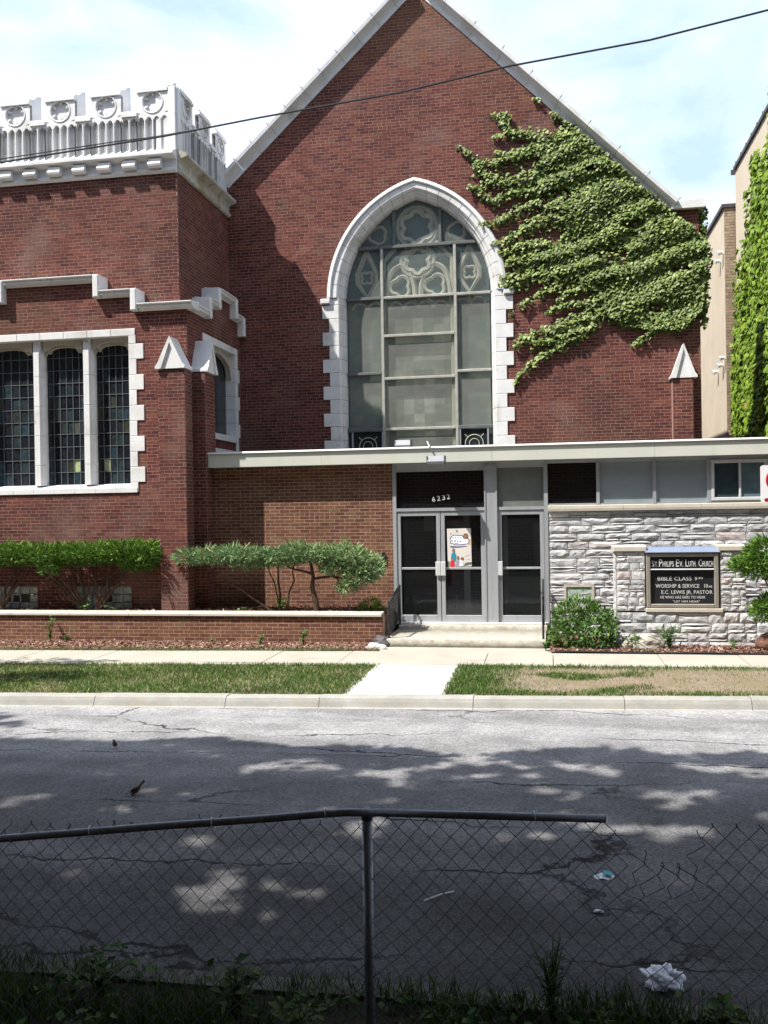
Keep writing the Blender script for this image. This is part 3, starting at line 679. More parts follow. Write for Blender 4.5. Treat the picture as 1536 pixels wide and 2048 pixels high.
for i, (x0, x1, z0, z1) in enumerate(cells):
    po = pane_poly(x0+.03, x1-.03, z0+.03, z1-.03)
    if len(po) < 3: continue
    mb = MB(front(YG)); jn = random.uniform(-.012, .012); n = len(po)
    # sheet bulges slightly, as old acrylic does
    cx_, cz_ = sum(p[0] for p in po)/n, sum(p[1] for p in po)/n
    mb.add([(p[0], gn+jn, p[1]) for p in po]+[(cx_, gn+jn+random.uniform(-.02, .03), cz_)], [(k, (k+1) % n, n) for k in range(n)])
    mb.build('pane', M['haze_pane' if i > 5 else 'haze_clear'], bw)
def bar(x0, z0, x1, z1, w_=.032, m='frame_grey', n0=-.33, n1=-.235):
    mb = MB(front(YG))
    if abs(x1-x0) < abs(z1-z0): mb.bbox(x0-w_, x0+w_, n0, n1, z0, z1, .008)
    else: mb.bbox(x0, x1, n0, n1+.004, z0-w_, z0+w_, .008)
    mb.build('glazing_bar', M[m], bw)
wt = arch_w(hz['t'], 0)
bar(b1, 3.3, b1, hz['t']); bar(b2, 3.3, b2, hz['t'])
bar(v1, hz['t']+.03, v1, zs+math.sqrt(max(0, Ri**2-(Ri-wi+abs(v1-xc))**2)), .035, 'frame_dark'); bar(v2, hz['t']+.03, v2, zs+math.sqrt(max(0, Ri**2-(Ri-wi+abs(v2-xc))**2)), .035, 'frame_dark')
bar(xc-wt, hz['t'], xc+wt, hz['t'], .035, 'frame_dark'); bar(e1, hz['s'], b1-.03, hz['s'], .033, 'frame_dark'); bar(b1+.03, hz['s'], b2-.03, hz['s'], .03); bar(b2+.03, hz['s'], e2, hz['s'], .03)
for q in 'abc': bar(b1+.03, hz[q], b2-.03, hz[q], .03)
bar(e1, hz['sl'], b1-.03, hz['sl'], .03, 'frame_dark'); bar(b2+.03, hz['sr'], e2, hz['sr'], .03); bar(e1, hz['c'], b1-.03, hz['c'], .045, 'frame_dark'); bar(b2+.03, hz['c'], e2, hz['c'], .04, 'frame_dark')
# stained glass and stone tracery behind the sheets
mb = MB(front(YG)); SG = [(-.30)]
rnd = random.Random(4); z = 3.4
while z < 9.6:
    wz = arch_w(z+.1, .14)
    if wz <= 0: break
    x = xc-wz
    while x < xc+wz-.01:
        x1 = min(x+.235, xc+wz); 
        cen = abs((x+x1)/2-xc)
        t = .25+.25*rnd.random()
        if z < zs-.1 and cen < .75: t = .62+.22*rnd.random()+.2*math.exp(-((x-xc)**2+(z-4.7)**2)/.12)+.1*math.exp(-((x-xc)**2+(z-5.9)**2)/.1)
        elif z < zs-.1: t = .40+.3*rnd.random()
        if z > zs: t = .30*rnd.random()
        mb.add([(x, -.405, z), (x1, -.405, z), (x1, -.405, z+.2), (x, -.405, z+.2)], [(0, 1, 2, 3)], t); x = x1
    z += .2
mb.build('stained_glass', M['stained'], bw)
tr = MB(front(YG)); tn = -.375
def ring(cx_, cz_, r, th=.035, lobes=0, amp=.0, n=40):
    pts = []
    for i in range(n+1):
        a = 2*math.pi*i/n+math.pi/2; rr = r*(1+amp*abs(math.sin(lobes*a/2)) if lobes else 1); pts.append((cx_+rr*math.cos(a), tn, cz_+rr*math.sin(a)))
    tr.tube(pts, th, 5, caps=False)
def lancet(cx_, z0, w_, h1, th=.035):
    pts = [(cx_-w_, tn, z0)]+[(cx_-w_*math.cos(a*math.pi/2/8)**.9, tn, z0+h1*math.sin(a*math.pi/2/8)) for a in range(8)]+[(cx_, tn, z0+h1*1.04)]
    tr.tube(pts+[(2*cx_-p[0], p[1], p[2]) for p in pts[::-1][1:]], th, 5, caps=False)
ring(xc, GZ(8.72), .30, .075, 6, .30); ring(xc, GZ(8.72), .46, .06); ring(xc, GZ(7.98), .24, .07, 6, .28); ring(xc, GZ(7.98), .37, .055)
for s in (-1, 1):
    lancet(xc+s*.40, GZ(7.22), .33, .66, .065); ring(xc+s*.40, GZ(7.42), .17, .05, 3, .45)
    cxx = xc+s*1.17
    tr.tube([(cxx, tn, GZ(8.25)), (cxx-.22, tn, GZ(7.75)), (cxx-.22, tn, GZ(7.55)), (cxx, tn, GZ(7.22)), (cxx+.22, tn, GZ(7.55)), (cxx+.22, tn, GZ(7.75)), (cxx, tn, GZ(8.25))], .06, 5)
    ring(cxx, GZ(7.66), .10, .035, 4, .55); ring(xc+s*.9, GZ(8.6), .16, .04, 3, .3)
    tr.tube([(xc+s*.78, tn, 3.35), (xc+s*.78, tn, GZ(8.0)), (xc+s*.42, tn, GZ(8.4))], .05, 6)
    lancet(cxx-.18, GZ(6.95), .16, .14, .03); lancet(cxx+.18, GZ(6.95), .16, .14, .03)
for s in (-2, -1, 0, 1): lancet(xc+.17+s*.34, GZ(6.92), .16, .15, .035)
tr.build('tracery', M['tracery'], bw)
# small open hopper lights at the foot
for x0, x1 in ((e1+.12, b1-.05), (b2+.08, e2-.12)):
    mb = MB(front(YG)); mb.box(x0, x1, -.288, -.28, 3.5, hz['c']-.055); mb.build('hopper_pane', M['leaded'], bw)
    for xx in (x0-.03, x1): part('hopper_frame', M['aluminium'], bw, front(YG), (xx, xx+.03, -.30, -.22, 3.45, hz['c']-.05))
    mb = MB(front(YG)); cxx, czz = (x0+x1)/2, 3.88
    mb.tube([(cxx+.2*math.cos(a), -.275, czz+.2*math.sin(a)) for a in np.linspace(0, 2*math.pi, 25)], .010, 4, caps=False)
    mb.tube([(cxx+.11*math.cos(a), -.275, czz+.11*math.sin(a)) for a in np.linspace(0, 2*math.pi, 21)], .008, 4, caps=False)
    for q in range(4): a = q*math.pi/2+.785; mb.tube([(cxx+.2*math.cos(a), -.275, czz+.2*math.sin(a)), (cxx+.30*math.cos(a), -.275, czz+.30*math.sin(a))], .008, 4)
    mb.build('leaded_ornament', M['tracery'], bw)

# ---- right hand buttress with gablet on the gable
def gablet(parent, fr, u0, u1, zb, zt, n0, n1, m='terracotta'):
    """small white gabled cap; triangular face to the street"""
    c = (u0+u1)/2; fl = .045; g = empty_part('buttress_cap', parent)
    mb = MB(fr); mb.prism([(u0+.01, zb+.002), (u1-.01, zb+.002), (c, zt-.07)], 1, n0, n1-.015); mb.build('panel', M[m], g)
    for s in (-1, 1):
        A = (c+s*.005, zt); Bq = (c+s*((u1-u0)/2-.0), zb+.10); Cq = (c+s*((u1-u0)/2+fl), zb+.045); D = (c+s*((u1-u0)/2+fl), zb)
        E_ = (c+s*((u1-u0)/2-.07), zb+.0); Fq = (c+s*.002, zt-.12)
        mb = MB(fr); mb.prism([A, Bq, Cq, D, E_, Fq], 1, n0, n1+.02); mb.build('raking_roll', M[m], g)
    return g
bt = empty_part('buttress', ch)
brick_wall(bt, front(YG-.26), lambda z: [(GX(2.545), GX(2.95))], 3.5, GZ(5.06), M['brick_old'], M['mortar_old'], focus=(2.8, 4.4), nind=60, wob=.01, seed=31, thick=.25)
gablet(bt, front(YG), GX(2.545), GX(2.99), GZ(5.06), GZ(5.76), 0, .29)
mb = MB(front(YG)); mb.box(GX(2.5), GX(3.08), .0, .36, 3.62, 3.72); mb.build('flashing', M['flash'], bt)

# ---- lower tower block
lw = empty_part('tower_wall', ch)
WX0, WX1, WZ0, WZ1 = -11.47, -8.17, 3.03, 5.97           # window opening
def lower_rows(z):
    iv = [(-14, XL)]
    if WZ0-.18 < z < WZ1+.12: iv = subtract(iv, WX0-.12, WX1+.12)
    if .50 < z < 1.0: iv = subtract(iv, -9.446, -8.20); iv = subtract(iv, -11.48, -10.234)
    if z > 6.44: iv = subtract(iv, -8.0, 0)
    if z > 6.44: iv = subtract(iv, -99, -11.66)
    if z > 6.74: iv = subtract(iv, -8.79, 0); iv = subtract(iv, -99, -10.87)
    return iv
brick_wall(lw, front(YL), lower_rows, .4, 7.06, M['brick_old'], M['mortar_old'], focus=(-8.0, 2.0), nind=300, wob=.02, seed=8)
def lside_rows(z):
    iv = [(YL+.003, YG)]
    if 3.72 < z < 6.1: iv = subtract(iv, 18.02, 20.22)
    if z > 6.44: iv = subtract(iv, 0, 18.15)
    if z > 6.74: iv = subtract(iv, 0, 18.70); iv = subtract(iv, 19.78, 99)
    return iv
brick_wall(lw, side(XL+.001), lside_rows, .4, 7.06, M['brick_old'], M['mortar_old'], wob=.02, seed=9, nind=0)
# stepped coping
cf = empty_part('stepped_coping', ch)
def cop(fr, u0, u1, z, back=-.27, n=2, ret=True):
    L_ = (u1-u0)/n
    for i in range(n):
        mb = MB(fr); P = [(back, z), (.02, z), (.06, z+.03), (.13, z+.05), (.13, z+.10), (.17, z+.115), (.17, z+.135), (back, z+.19)]
        mb.prism([(a, b) for a, b in P], 0, u0+L_*i+.003, u0+L_*(i+1)-.003); mb.build('coping_stone', M['terracotta'], cf)
def riser(fr, u0, u1, z0, z1, back=-.27):
    mb = MB(fr); mb.bbox(u0, u1, back, .165, z0, z1, .02); mb.build('coping_stone', M['terracotta'], cf)
f1 = front(YL)
cop(f1, -10.80, -8.86, 7.055, n=4); riser(f1, -8.85, -8.72, 6.735, 7.19)
cop(f1, -8.71, -8.07, 6.735); riser(f1, -8.06, -7.93, 6.435, 6.87)
cop(f1, -7.92, XL+.165, 6.435, n=2)
riser(f1, -10.94, -10.81, 6.735, 7.19); cop(f1, -11.59, -10.95, 6.735); riser(f1, -11.73, -11.60, 6.435, 6.87); cop(f1, -14, -11.74, 6.435, n=3)
f2 = side(XL)
cop(f2, YL+.275, 18.08, 6.437, back=-.24, n=2); riser(f2, 18.09, 18.22, 6.437, 6.87, -.24); cop(f2, 18.23, 18.63, 6.737, -.24, 1); riser(f2, 18.64, 18.77, 6.737, 7.19, -.24)
cop(f2, 18.78, 19.70, 7.057, -.24, 2); riser(f2, 19.71, 19.84, 6.737, 7.19, -.24); cop(f2, 19.85, 20.2, 6.737, -.24, 1); riser(f2, 20.21, 20.34, 6.437, 6.87, -.24)
# block roof between coping and tower
mb = MB(); mb.box(-14, XL-.01, YL+.25, YG, 6.3, 6.43); mb.build('ledge', M['roof'], ch)

# ---- tower upper stage
uw = empty_part('upper_tower_wall', ch)
brick_wall(uw, front(YU), lambda z: [(-14, XU)], 6.43, 9.24, M['brick_old'], M['mortar_old'], focus=(-8.2, 8.2), nind=300, wob=.02, seed=12)
brick_wall(uw, side(XU+.001), lambda z: [(YU+.003, YG)], 6.43, 9.24, M['brick_old'], M['mortar_old'], nind=0, wob=.02, seed=13)
# battlement: built bay by bay
bat = empty_part('battlement', ch)
def battlement(fr, u_end, direction, bays, last_corner, back, dirty=False):
    """u_end: corner; bays run in 'direction' from it"""
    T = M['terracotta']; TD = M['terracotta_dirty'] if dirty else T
    Z0, ZL, ZF, ZA, ZC, ZM = 9.22, 9.54, 9.68, 10.30, 10.52, 10.98
    s = direction; Lt = sum(bays)+.16
    lo, hi = sorted((u_end, u_end+s*Lt))
    # moulded band
    mb = MB(fr); mb.prism([(back, Z0), (.03, Z0), (.06, Z0+.03), (.06, Z0+.07), (.02, Z0+.10), (.02, Z0+.24), (.05, Z0+.27), (.19, Z0+.32), (.19, Z0+.37), (.02, Z0+.46), (back, Z0+.46)], 0, lo, hi); mb.build('cornice', TD, bat)
    u = u_end+s*.28
    if not dirty:
        while abs(u-u_end) < Lt-.2:
            a, b = sorted((u, u+s*.27)); mb = MB(fr); P = [(.022, Z0+.085), (.13, Z0+.085), (.16, Z0+.11), (.17, Z0+.15), (.16, Z0+.18), (.13, Z0+.2), (.13, Z0+.26), (.022, Z0+.26)]
            mb.prism(P, 0, a, b); mb.build('billet', T, bat); u += s*.54
    # plain corner pier
    c0, c1 = sorted((u_end, u_end+s*.16)); mb = MB(fr); mb.bbox(c0, c1, back, .02, ZF, ZM-.05, .012); mb.build('corner_pier', T, bat)
    u = u_end+s*.16
    for kind, W in (('merlon', .66), ('gap', .34))*9:
        if abs(u+s*W-u_end) > Lt+.01: break
        a, b = sorted((u, u+s*W)); nfl = 3 if kind == 'merlon' else 1
        g = empty_part(kind if kind == 'merlon' else 'crenel', bat)
        top = ZM if kind == 'merlon' else ZC
        mb = MB(fr); mb.box(a, b, back, -.085, ZF, top-.07)
        mb.build('back_wall', T, bat) if False else None
        # body as part of the merlon (kept one mesh: body, coping, ribs, arches)
        # coping with concave weathering up to the back
        if kind == 'merlon': P = [(back, top+.22), (back, top-.12), (.03, top-.12), (.03, top-.06), (.0, top-.05), (.0, top-.0), (-.06, top+.012), (-.14, top+.04), (-.22, top+.09), (-.30, top+.16)]
        else: P = [(back, top+.10), (back, top-.12), (.03, top-.12), (.03, top-.06), (.0, top-.05), (.0, top-.0), (-.14, top+.02), (-.30, top+.06)]
        P = [(max(p, back), q) for p, q in P]
        mb.prism(P, 0, a+.002, b-.002)
        # sloping foot
        nf = 2.64 if kind == 'merlon' else 1.36
        pw = .165; n_p = 4 if kind == 'merlon' else 2; pw = W/n_p
        mb.prism([(-.085, ZF-.02), (.02, ZF-.02), (-.085, ZF+.10)], 0, a, b)
        for i in range(n_p+1):   # ribs
            uu = a+pw*i; r_ = .021
            if i == n_p and b != max(u_end, u_end+s*.16): pass
            mb.prism([(uu-r_, -.085), (uu+r_, -.085), (uu+.010, .012), (uu-.010, .012)], 2, ZF, ZA+.03)
        for i in range(n_p):     # arch heads
            x0, x1 = a+pw*i, a+pw*(i+1); n = 6; arc = [(x0+.018+(pw-.036)*k/n, ZA+.075*math.sin(math.pi*k/n)**.7) for k in range(n+1)]
            up = ZA+.13
            mb.prism([(x0, ZA), (x0, up), (x1, up), (x1, ZA)]+arc[::-1], 1, -.085, .0)
            # small dark shaft moulding inside the flute
            mb.prism([((x0+x1)/2-.012, -.085), ((x0+x1)/2+.012, -.085), ((x0+x1)/2, -.066)], 2, ZF+.08, ZA+.03)
        if kind == 'merlon':
            cu, cz, rr = (a+b)/2, ZA+.36, .21
            # flat face with a round sunk panel
            n = 24; ang = [2*math.pi*k/n for k in range(n+1)]
            vs = []; fs = []
            hw, z0_, z1_ = W/2, ZA+.13, ZM-.12
            for k in range(n+1):
                dx, dz = math.cos(ang[k]), math.sin(ang[k])
                tt = min(hw/max(abs(dx), 1e-6), (z1_-cz)/dz if dz > 1e-6 else 9, (z0_-cz)/dz if dz < -1e-6 else 9)
                vs += [(cu+dx*tt, .0, cz+dz*tt), (cu+dx*rr, .0, cz+dz*rr), (cu+dx*rr*.93, -.06, cz+dz*rr*.93)]
            for k in range(n): fs += [(3*k, 3*k+1, 3*k+4, 3*k+3), (3*k+1, 3*k+2, 3*k+5, 3*k+4)]
            mb.add(vs, fs); mb.add([(cu+math.cos(q)*rr*.95, -.055, cz+math.sin(q)*rr*.95) for q in ang[:-1]], [tuple(range(n))])
            mb.tube([(cu+rr*1.04*math.cos(q), .0, cz+rr*1.04*math.sin(q)) for q in ang], .016, 5, caps=False)
            for k in range(6):
                q = k*math.pi/3+math.pi/6; mb.tube([(cu+rr*.98*math.cos(q), -.05, cz+rr*.98*math.sin(q)), (cu+rr*.62*math.cos(q), -.035, cz+rr*.62*math.sin(q))], [.05, .022], 6)
            g.name = g.name
        o = mb.build('stonework', T, g)
        # joints
        for zz in (ZF+.24, ZA-.04):
            jb = MB(fr); jb.box(a, b, -.0845, -.083, zz, zz+.005); jb.build('joint', M['joint'], g)
        u += s*W
battlement(front(YU-.02), XU, -1, [1]*6, True, -.45)
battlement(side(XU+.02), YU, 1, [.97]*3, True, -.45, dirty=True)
mb = MB(); mb.box(-14, XU-.4, YU+.4, 24, 9.2, 10.2); mb.build('tower_roof', M['roof'], ch)

# ---- buttresses of the tower
bt = empty_part('buttress', ch)
brick_wall(bt, front(16.85), lambda z: [(-7.42, -6.87)], .4, 5.22, M['brick_old'], M['mortar_old'], focus=(-7.1, 2.2), nind=150, wob=.012, seed=21, thick=.345)
brick_wall(bt, side(-6.869), lambda z: [(16.855, 17.198)], .4, 5.22, M['brick_old'], M['mortar_old'], nind=0, wob=.012, seed=24, thick=.02)
gablet(bt, front(16.85), -7.40, -6.89, 5.222, 5.84, -.345, .05)
bt = empty_part('buttress', ch)
brick_wall(bt, front(17.36), lambda z: [(XL+.002, -6.66)], .4, 5.22, M['brick_old'], M['mortar_old'], nind=0, wob=.012, seed=22, thick=.5)
brick_wall(bt, side(-6.659), lambda z: [(17.365, 17.9)], .4, 5.22, M['brick_old'], M['mortar_old'], nind=0, wob=.012, seed=23, thick=.05)
gablet(bt, side(XL), 17.39, 17.89, 5.222, 5.88, 0.002, .34)

# ---- three light window of the tower
tw = empty_part('leaded_window', ch); fr = front(YL)
def frame_blocks(fr, u0, u1, z, n, dep, hgt, nm):
    for i in range(n):
        mb = MB(fr); L_ = (u1-u0)/n; mb.bbox(u0+L_*i+.003, u0+L_*(i+1)-.003, -.1, .02, z, z+hgt, .006); mb.build(nm, M['terracotta'], tw)
frame_blocks(fr, WX0-.14, WX1+.14, WZ1, 7, .1, .14, 'lintel_stone')
for i in range(8):
    mb = MB(fr); L_ = (WX1-WX0+.28)/8; a = WX0-.14+L_*i
    mb.prism([(-.34, 2.86), (.03, 2.86), (.03, 2.955), (-.02, 2.97), (-.27, 3.045), (-.34, 3.045)], 0, a+.003, a+L_-.003); mb.build('sill_stone', M['terracotta'], tw)
for sgn, xe in ((1, WX1), (-1, WX0)):
    z = WZ1; k = 0
    z -= .165
    a, b = sorted((xe, xe+sgn*.15)); mb = MB(fr); mb.bbox(a, b, -.1, .02, z+.003, WZ1, .006); mb.build('quoin_stone', M['terracotta'], tw)
    while z > 2.87:
        zb = max(z-.305, 2.87); wd = .31 if k % 2 == 0 else .16
        a, b = sorted((xe, xe+sgn*wd)); mb = MB(fr); mb.bbox(a, b, -.1, .02, zb+.003, z-.003, .006); mb.build('quoin_stone', M['terracotta'], tw); z = zb; k += 1
    a, b = sorted((xe, xe+sgn*.1)); part('jamb_reveal', M['terracotta'], tw, fr, (a, b, -.36, -.1, 2.9, WZ1+.1))
part('head_reveal', M['terracotta'], tw, fr, (WX0-.1, WX1+.1, -.36, -.1, WZ1+.002, WZ1+.1))
mulls = [(-10.362, -10.086), (-9.257, -9.009)]
for a, b in mulls:
    c = (a+b)/2
    for z0_, z1_ in ((3.03, 3.45), (3.45, 4.05), (4.05, 4.65), (4.65, 5.25), (5.25, 5.97)):
        mb = MB(fr); mb.prism([(c-.12, -.30), (c+.12, -.30), (c+.12, -.20), (c+.085, -.15), (c+.06, -.07), (c-.06, -.07), (c-.085, -.15), (c-.12, -.20)], 2, z0_+.003, z1_-.003); mb.build('mullion', M['terracotta'], tw)
lights = [(WX0, -10.345), (-10.103, -9.253), (-9.013, WX1)]
rnd = random.Random(77)
for li, (a, b) in enumerate(lights):
    c, hw = (a+b)/2, (b-a)/2
    # depressed cusped head
    arc = []
    for k in range(17):
        f = k/16; x = a+(b-a)*f; e = abs(2*f-1)
        z = 5.72+.12*(1-e**2.2)
        if .62 < e < .86: z -= .06*math.sin((e-.62)/.24*math.pi)
        if e > .97: z = 5.66
        arc.append((x, z))
    mb = MB(fr); mb.prism([(a, 5.99), (b, 5.99)]+arc[::-1], 1, -.27, -.19); mb.build('arch_head', M['sill_stone'], tw)
    arc2 = [(p, q+.055) for p, q in arc]; arc2[0] = (a, 5.74); arc2[-1] = (b, 5.74)
    mb = MB(fr); mb.prism([(a, 5.99), (b, 5.99)]+arc2[::-1], 1, -.19, -.13); mb.build('arch_head', M['sill_stone'], tw)
    nx, nzq = 6, 11; z0_, z1_ = 3.04, 5.9; dx, dz = (b-a)/nx, (z1_-z0_)/nzq
    for i in range(nx):
        for j in range(nzq):
            t = rnd.random()*.62
            if j < 3 and rnd.random() < .3: t = rnd.uniform(.6, .84)
            if 4 <= j <= 6 and rnd.random() < .25: t = rnd.uniform(.6, .86)
            if (li, i, j) in ((1, 4, 1), ): t = 1
            if (li, i, j) in ((2, 1, 1), (1, 4, 4)): t = .95 if li == 2 else .87
            mb = MB(fr); q = [rnd.uniform(-.004, .004) for _ in range(3)]
            x0, x1, zz0, zz1 = a+dx*i, a+dx*(i+1), z0_+dz*j, z0_+dz*(j+1); y = -.285
            mb.add([(x0, y+q[0], zz0), (x1, y+q[1], zz0), (x1, y+q[1]+q[2], zz1), (x0, y+q[0]+q[2], zz1)], [(0, 1, 2, 3)], t); mb.build('pane', M['leaded'], tw)
    mb = MB(fr)
    for i in range(1, nx): mb.box(a+dx*i-.005, a+dx*i+.005, -.285, -.272, z0_, z1_)
    for j in range(1, nzq): mb.box(a, b, -.284, -.271, z0_+dz*j-.0055, z0_+dz*j+.0055)
    mb.build('lead_came', M['lead'], tw)
    part('light_back', M['black'], tw, fr, (a, b, -.36, -.31, z0_-.05, 5.98))
# ---- side window of the tower
sw = empty_part('side_window', ch); fr = side(XL); A0, A1 = 18.12, 19.98
part('lintel_stone', M['terracotta'], sw, fr, (A0-.12, A1+.14, -.3, .025, 5.98, 6.12)); part('sill_stone', M['terracotta'], sw, fr, (A0-.1, A1+.12, -.3, .03, 3.99, 4.12))
part('lower_moulding', M['terracotta'], sw, fr, (A0-.1, A1+.22, -.3, .03, 3.72, 3.80)); part('apron', M['brick_old'], sw, fr, (A0-.1, A1+.1, -.3, .0, 3.80, 3.99))
z = 5.98; k = 0
while z > 3.75:
    zb = max(z-.31, 3.72); wd = .17 if k % 2 == 0 else .27
    mb = MB(fr); mb.bbox(A1, A1+wd, -.3, .02, zb+.003, z-.003, .006); mb.build('quoin_stone', M['terracotta'], sw); z = zb; k += 1
part('jamb', M['terracotta'], sw, fr, (A0-.1, A0, -.3, .02, 3.8, 5.98)); 
arc = [(A0+(A1-A0)*k/16, 5.62+.26*(1-abs(2*k/16-1)**2.5)) for k in range(17)]; arc[0] = (A0, 5.4); arc[-1] = (A1, 5.4)
mb = MB(fr); mb.prism([(A0, 5.98), (A1, 5.98)]+arc[::-1], 1, -.2, -.08); mb.build('arch_head', M['sill_stone'], sw)
for i in range(4):
    for j in range(7):
        mb = MB(fr); dx, dz = (A1-A0)/4, 1.86/7; mb.add([(A0+dx*i, -.22, 4.12+dz*j), (A0+dx*(i+1), -.22, 4.12+dz*j), (A0+dx*(i+1), -.22, 4.12+dz*(j+1)), (A0+dx*i, -.22, 4.12+dz*(j+1))], [(0, 1, 2, 3)], random.random()*.5); mb.build('pane', M['leaded'], sw)
# ---- glass block basement windows
for a, b, v in ((-9.446, -8.20, (-9.02, -8.60)), (-11.48, -10.234, (-11.0, -10.62))):
    gb = empty_part('basement_window', ch); part('recess', M['joint'], gb, front(YL), (a, b, -.2, -.09, .45, 1.0))
    n = 6; L_ = (b-a)/n
    for i in range(n):
        for j in range(3):
            x0, x1, z0_, z1_ = a+L_*i, a+L_*(i+1), .505+.165*j, .505+.165*(j+1)
            if j == 1 and x1 > v[0]+.02 and x0 < v[1]-.02: continue
            mb = MB(front(YL)); mb.bbox(x0+.005, x1-.005, -.09, -.03, z0_+.005, z1_-.005, .02); mb.build('glass_block', M['glassblock'], gb)
    for q in ((v[0], v[1], .66, .675), (v[0], v[1], .82, .835), (v[0], v[0]+.015, .66, .835), (v[1]-.015, v[1], .66, .835), ((v[0]+v[1])/2-.01, (v[0]+v[1])/2+.01, .675, .82)):
        part('vent_frame', M['aluminium_light'], gb, front(YL), (q[0], q[1], -.04, -.012, q[2], q[3]))
# ================================================================== ENTRANCE ANNEX
an = thing('entrance_building', 'low flat roofed church entrance annex with aluminium doors, numbered 6232', 'building')
YA = 17.75; fa = front(YA)
wa = empty_part('brick_wall', an)
brick_wall(wa, fa, lambda z: [(-6.94, -3.0)], .4, 3.335, M['brick_new'], M['mortar_new'], focus=(-3.9, 2.2), nind=300, seed=41, wob=.004, thick=.2)
# fascia and roof
x = -6.79; k = 0
cuts = [-6.79, -4.35, -1.05, 1.9, 4.6, 7.2]
for a, b in zip(cuts, cuts[1:]):
    part('fascia_board', M['paint'], an, fa, (a+.002, b-.002, .0, .28, 3.325, 3.58))
    mb = MB(fa); mb.prism([(-.05, 3.583), (.305, 3.583), (.315, 3.595), (.30, 3.625), (-.05, 3.64)], 0, a-.001, b-.003); mb.build('roof_edge', M['flash'], an)
mb = MB(); mb.box(-6.64, 7.2, YA+.055, YG-.02, 3.40, 3.595); mb.build('roof', M['roof'], an)
mb = MB(); mb.box(-3.0, 7.2, YA-.0, YA+.05, 3.26, 3.32); mb.build('soffit_trim', M['aluminium'], an)
# interior
mb = MB(); mb.box(-6.6, 7.2, YA+.06, YG-.02, .05, .245); mb.build('interior_floor', M['interior_floor'], an)
mb = MB(); mb.box(-3.3, -3.18, YA+.21, YG-.02, .25, 3.38); mb.build('partition', M['brick_old'], an)
mb = MB(); mb.box(-1.22, 7.2, 19.3, 19.38, .25, 1.0); mb.box(1.0, 7.2, 19.3, 19.38, 1.0, 3.38); mb.build('partition', M['interior_wall'], an)
mb = MB(); mb.box(-1.75, -1.62, 19.0, 19.06, .25, 2.5); mb.box(-.95, -.85, 19.0, 19.06, .25, 2.5); mb.box(-1.62, -.95, 19.0, 19.06, 2.35, 2.5); mb.build('inner_door_frame', M['aluminium'], an)
mb = MB(); mb.box(-.35, .1, 20.1, 20.15, .25, 2.1); mb.build('inner_door', M['interior_wall'], an)
be = empty_part('bench', an)
for a, b in ((-2.9, -2.3), (-2.28, -1.9)):
    part('seat', M['redseat'], be, None, (a, b, 19.3, 19.75, .62, .74)); part('seat_back', M['redseat'], be, None, (a, b, 19.76, 19.84, .74, 1.2))
    for q in (a+.02, b-.06): part('leg', M['aluminium'], be, None, (q, q+.04, 19.35, 19.7, .25, .615))
mb = MB(); mb.box(6.9, 7.2, YA+.0, YG+5, -.1, 3.4); mb.build('end_wall', M['brick_new'], an)
part('notice', M['ink_gold'], an, None, (-2.46, -2.30, 20.36, 20.375, 2.12, 2.32)); part('notice', M['interior_wall'], an, None, (-2.75, -2.52, 20.36, 20.375, 1.95, 2.3))
# storefront frame
def fp(name, *b, m='aluminium', fr=None): return part(name, M[m], an, fr or fa, *b)
fp('jamb', (-3.0, -2.93, -.06, .03, .23, 3.26)); fp('column', (-1.222, -.985, -.10, .045, .235, 3.26)); fp('column_strip', (-1.225, -1.20, .046, .06, .235, 3.255), (-1.01, -.982, .046, .06, .235, 3.255))
fp('transom_bar', (-2.93, -1.225, -.05, .03, 2.395, 2.455)); fp('transom_bar', (-.982, -.105, -.05, .03, 2.395, 2.455)); fp('post', (-.105, -.03, -.05, .035, .235, 3.26))
for a, b in ((.865, .925), (1.885, 1.945), (2.845, 2.915), (3.90, 3.96), (4.9, 4.96), (5.9, 5.96)): fp('post', (a, b, -.05, .035, 2.475, 3.26))
fp('head_strip', (-2.93, -1.225, -.05, .0, 3.16, 3.26), (-.982, -.105, -.05, 0, 3.20, 3.26)); fp('bottom_strip', (-.03, 6.9, -.04, .02, 2.474, 2.50))
def pane(nm, m, a, b, z0, z1, n=-.02, parent=None):
    mb = MB(fa); mb.box(a, b, n-.004, n, z0, z1); return mb.build(nm, M[m], parent or an)
pane('transom_pane', 'glass', -2.93, -1.225, 2.455, 3.16); pane('transom_pane', 'glass_grey', -.982, -.105, 2.455, 3.20)
pane('window_pane', 'glass', -.03, .865, 2.50, 3.26); pane('window_pane', 'glass_frost', .925, 1.885, 2.50, 3.26); pane('window_pane', 'glass_frost', 1.945, 2.845, 2.50, 3.26)
pane('window_pane', 'glass_frost', 3.96, 4.9, 2.50, 3.26); pane('window_pane', 'glass_frost', 4.96, 5.9, 2.50, 3.26)
sl_ = empty_part('sliding_window', an)
for q in ((2.92, 3.895, 2.505, 2.565), (2.92, 3.895, 3.19, 3.255), (2.92, 2.975, 2.565, 3.19), (3.84, 3.895, 2.565, 3.19), (3.40, 3.44, 2.565, 3.19)):
    mb = MB(fa); mb.bbox(q[0], q[1], -.03, .045, q[2], q[3], .008); mb.build('frame', M['aluminium_light'], sl_)
pane('pane', 'glass_slider', 2.975, 3.40, 2.565, 3.19, 0, sl_); pane('pane', 'glass_slider2', 3.44, 3.84, 2.565, 3.19, .004, sl_)
part('back_panel', M['black'], sl_, fa, (2.93, 3.88, -.3, -.28, 2.5, 3.26))
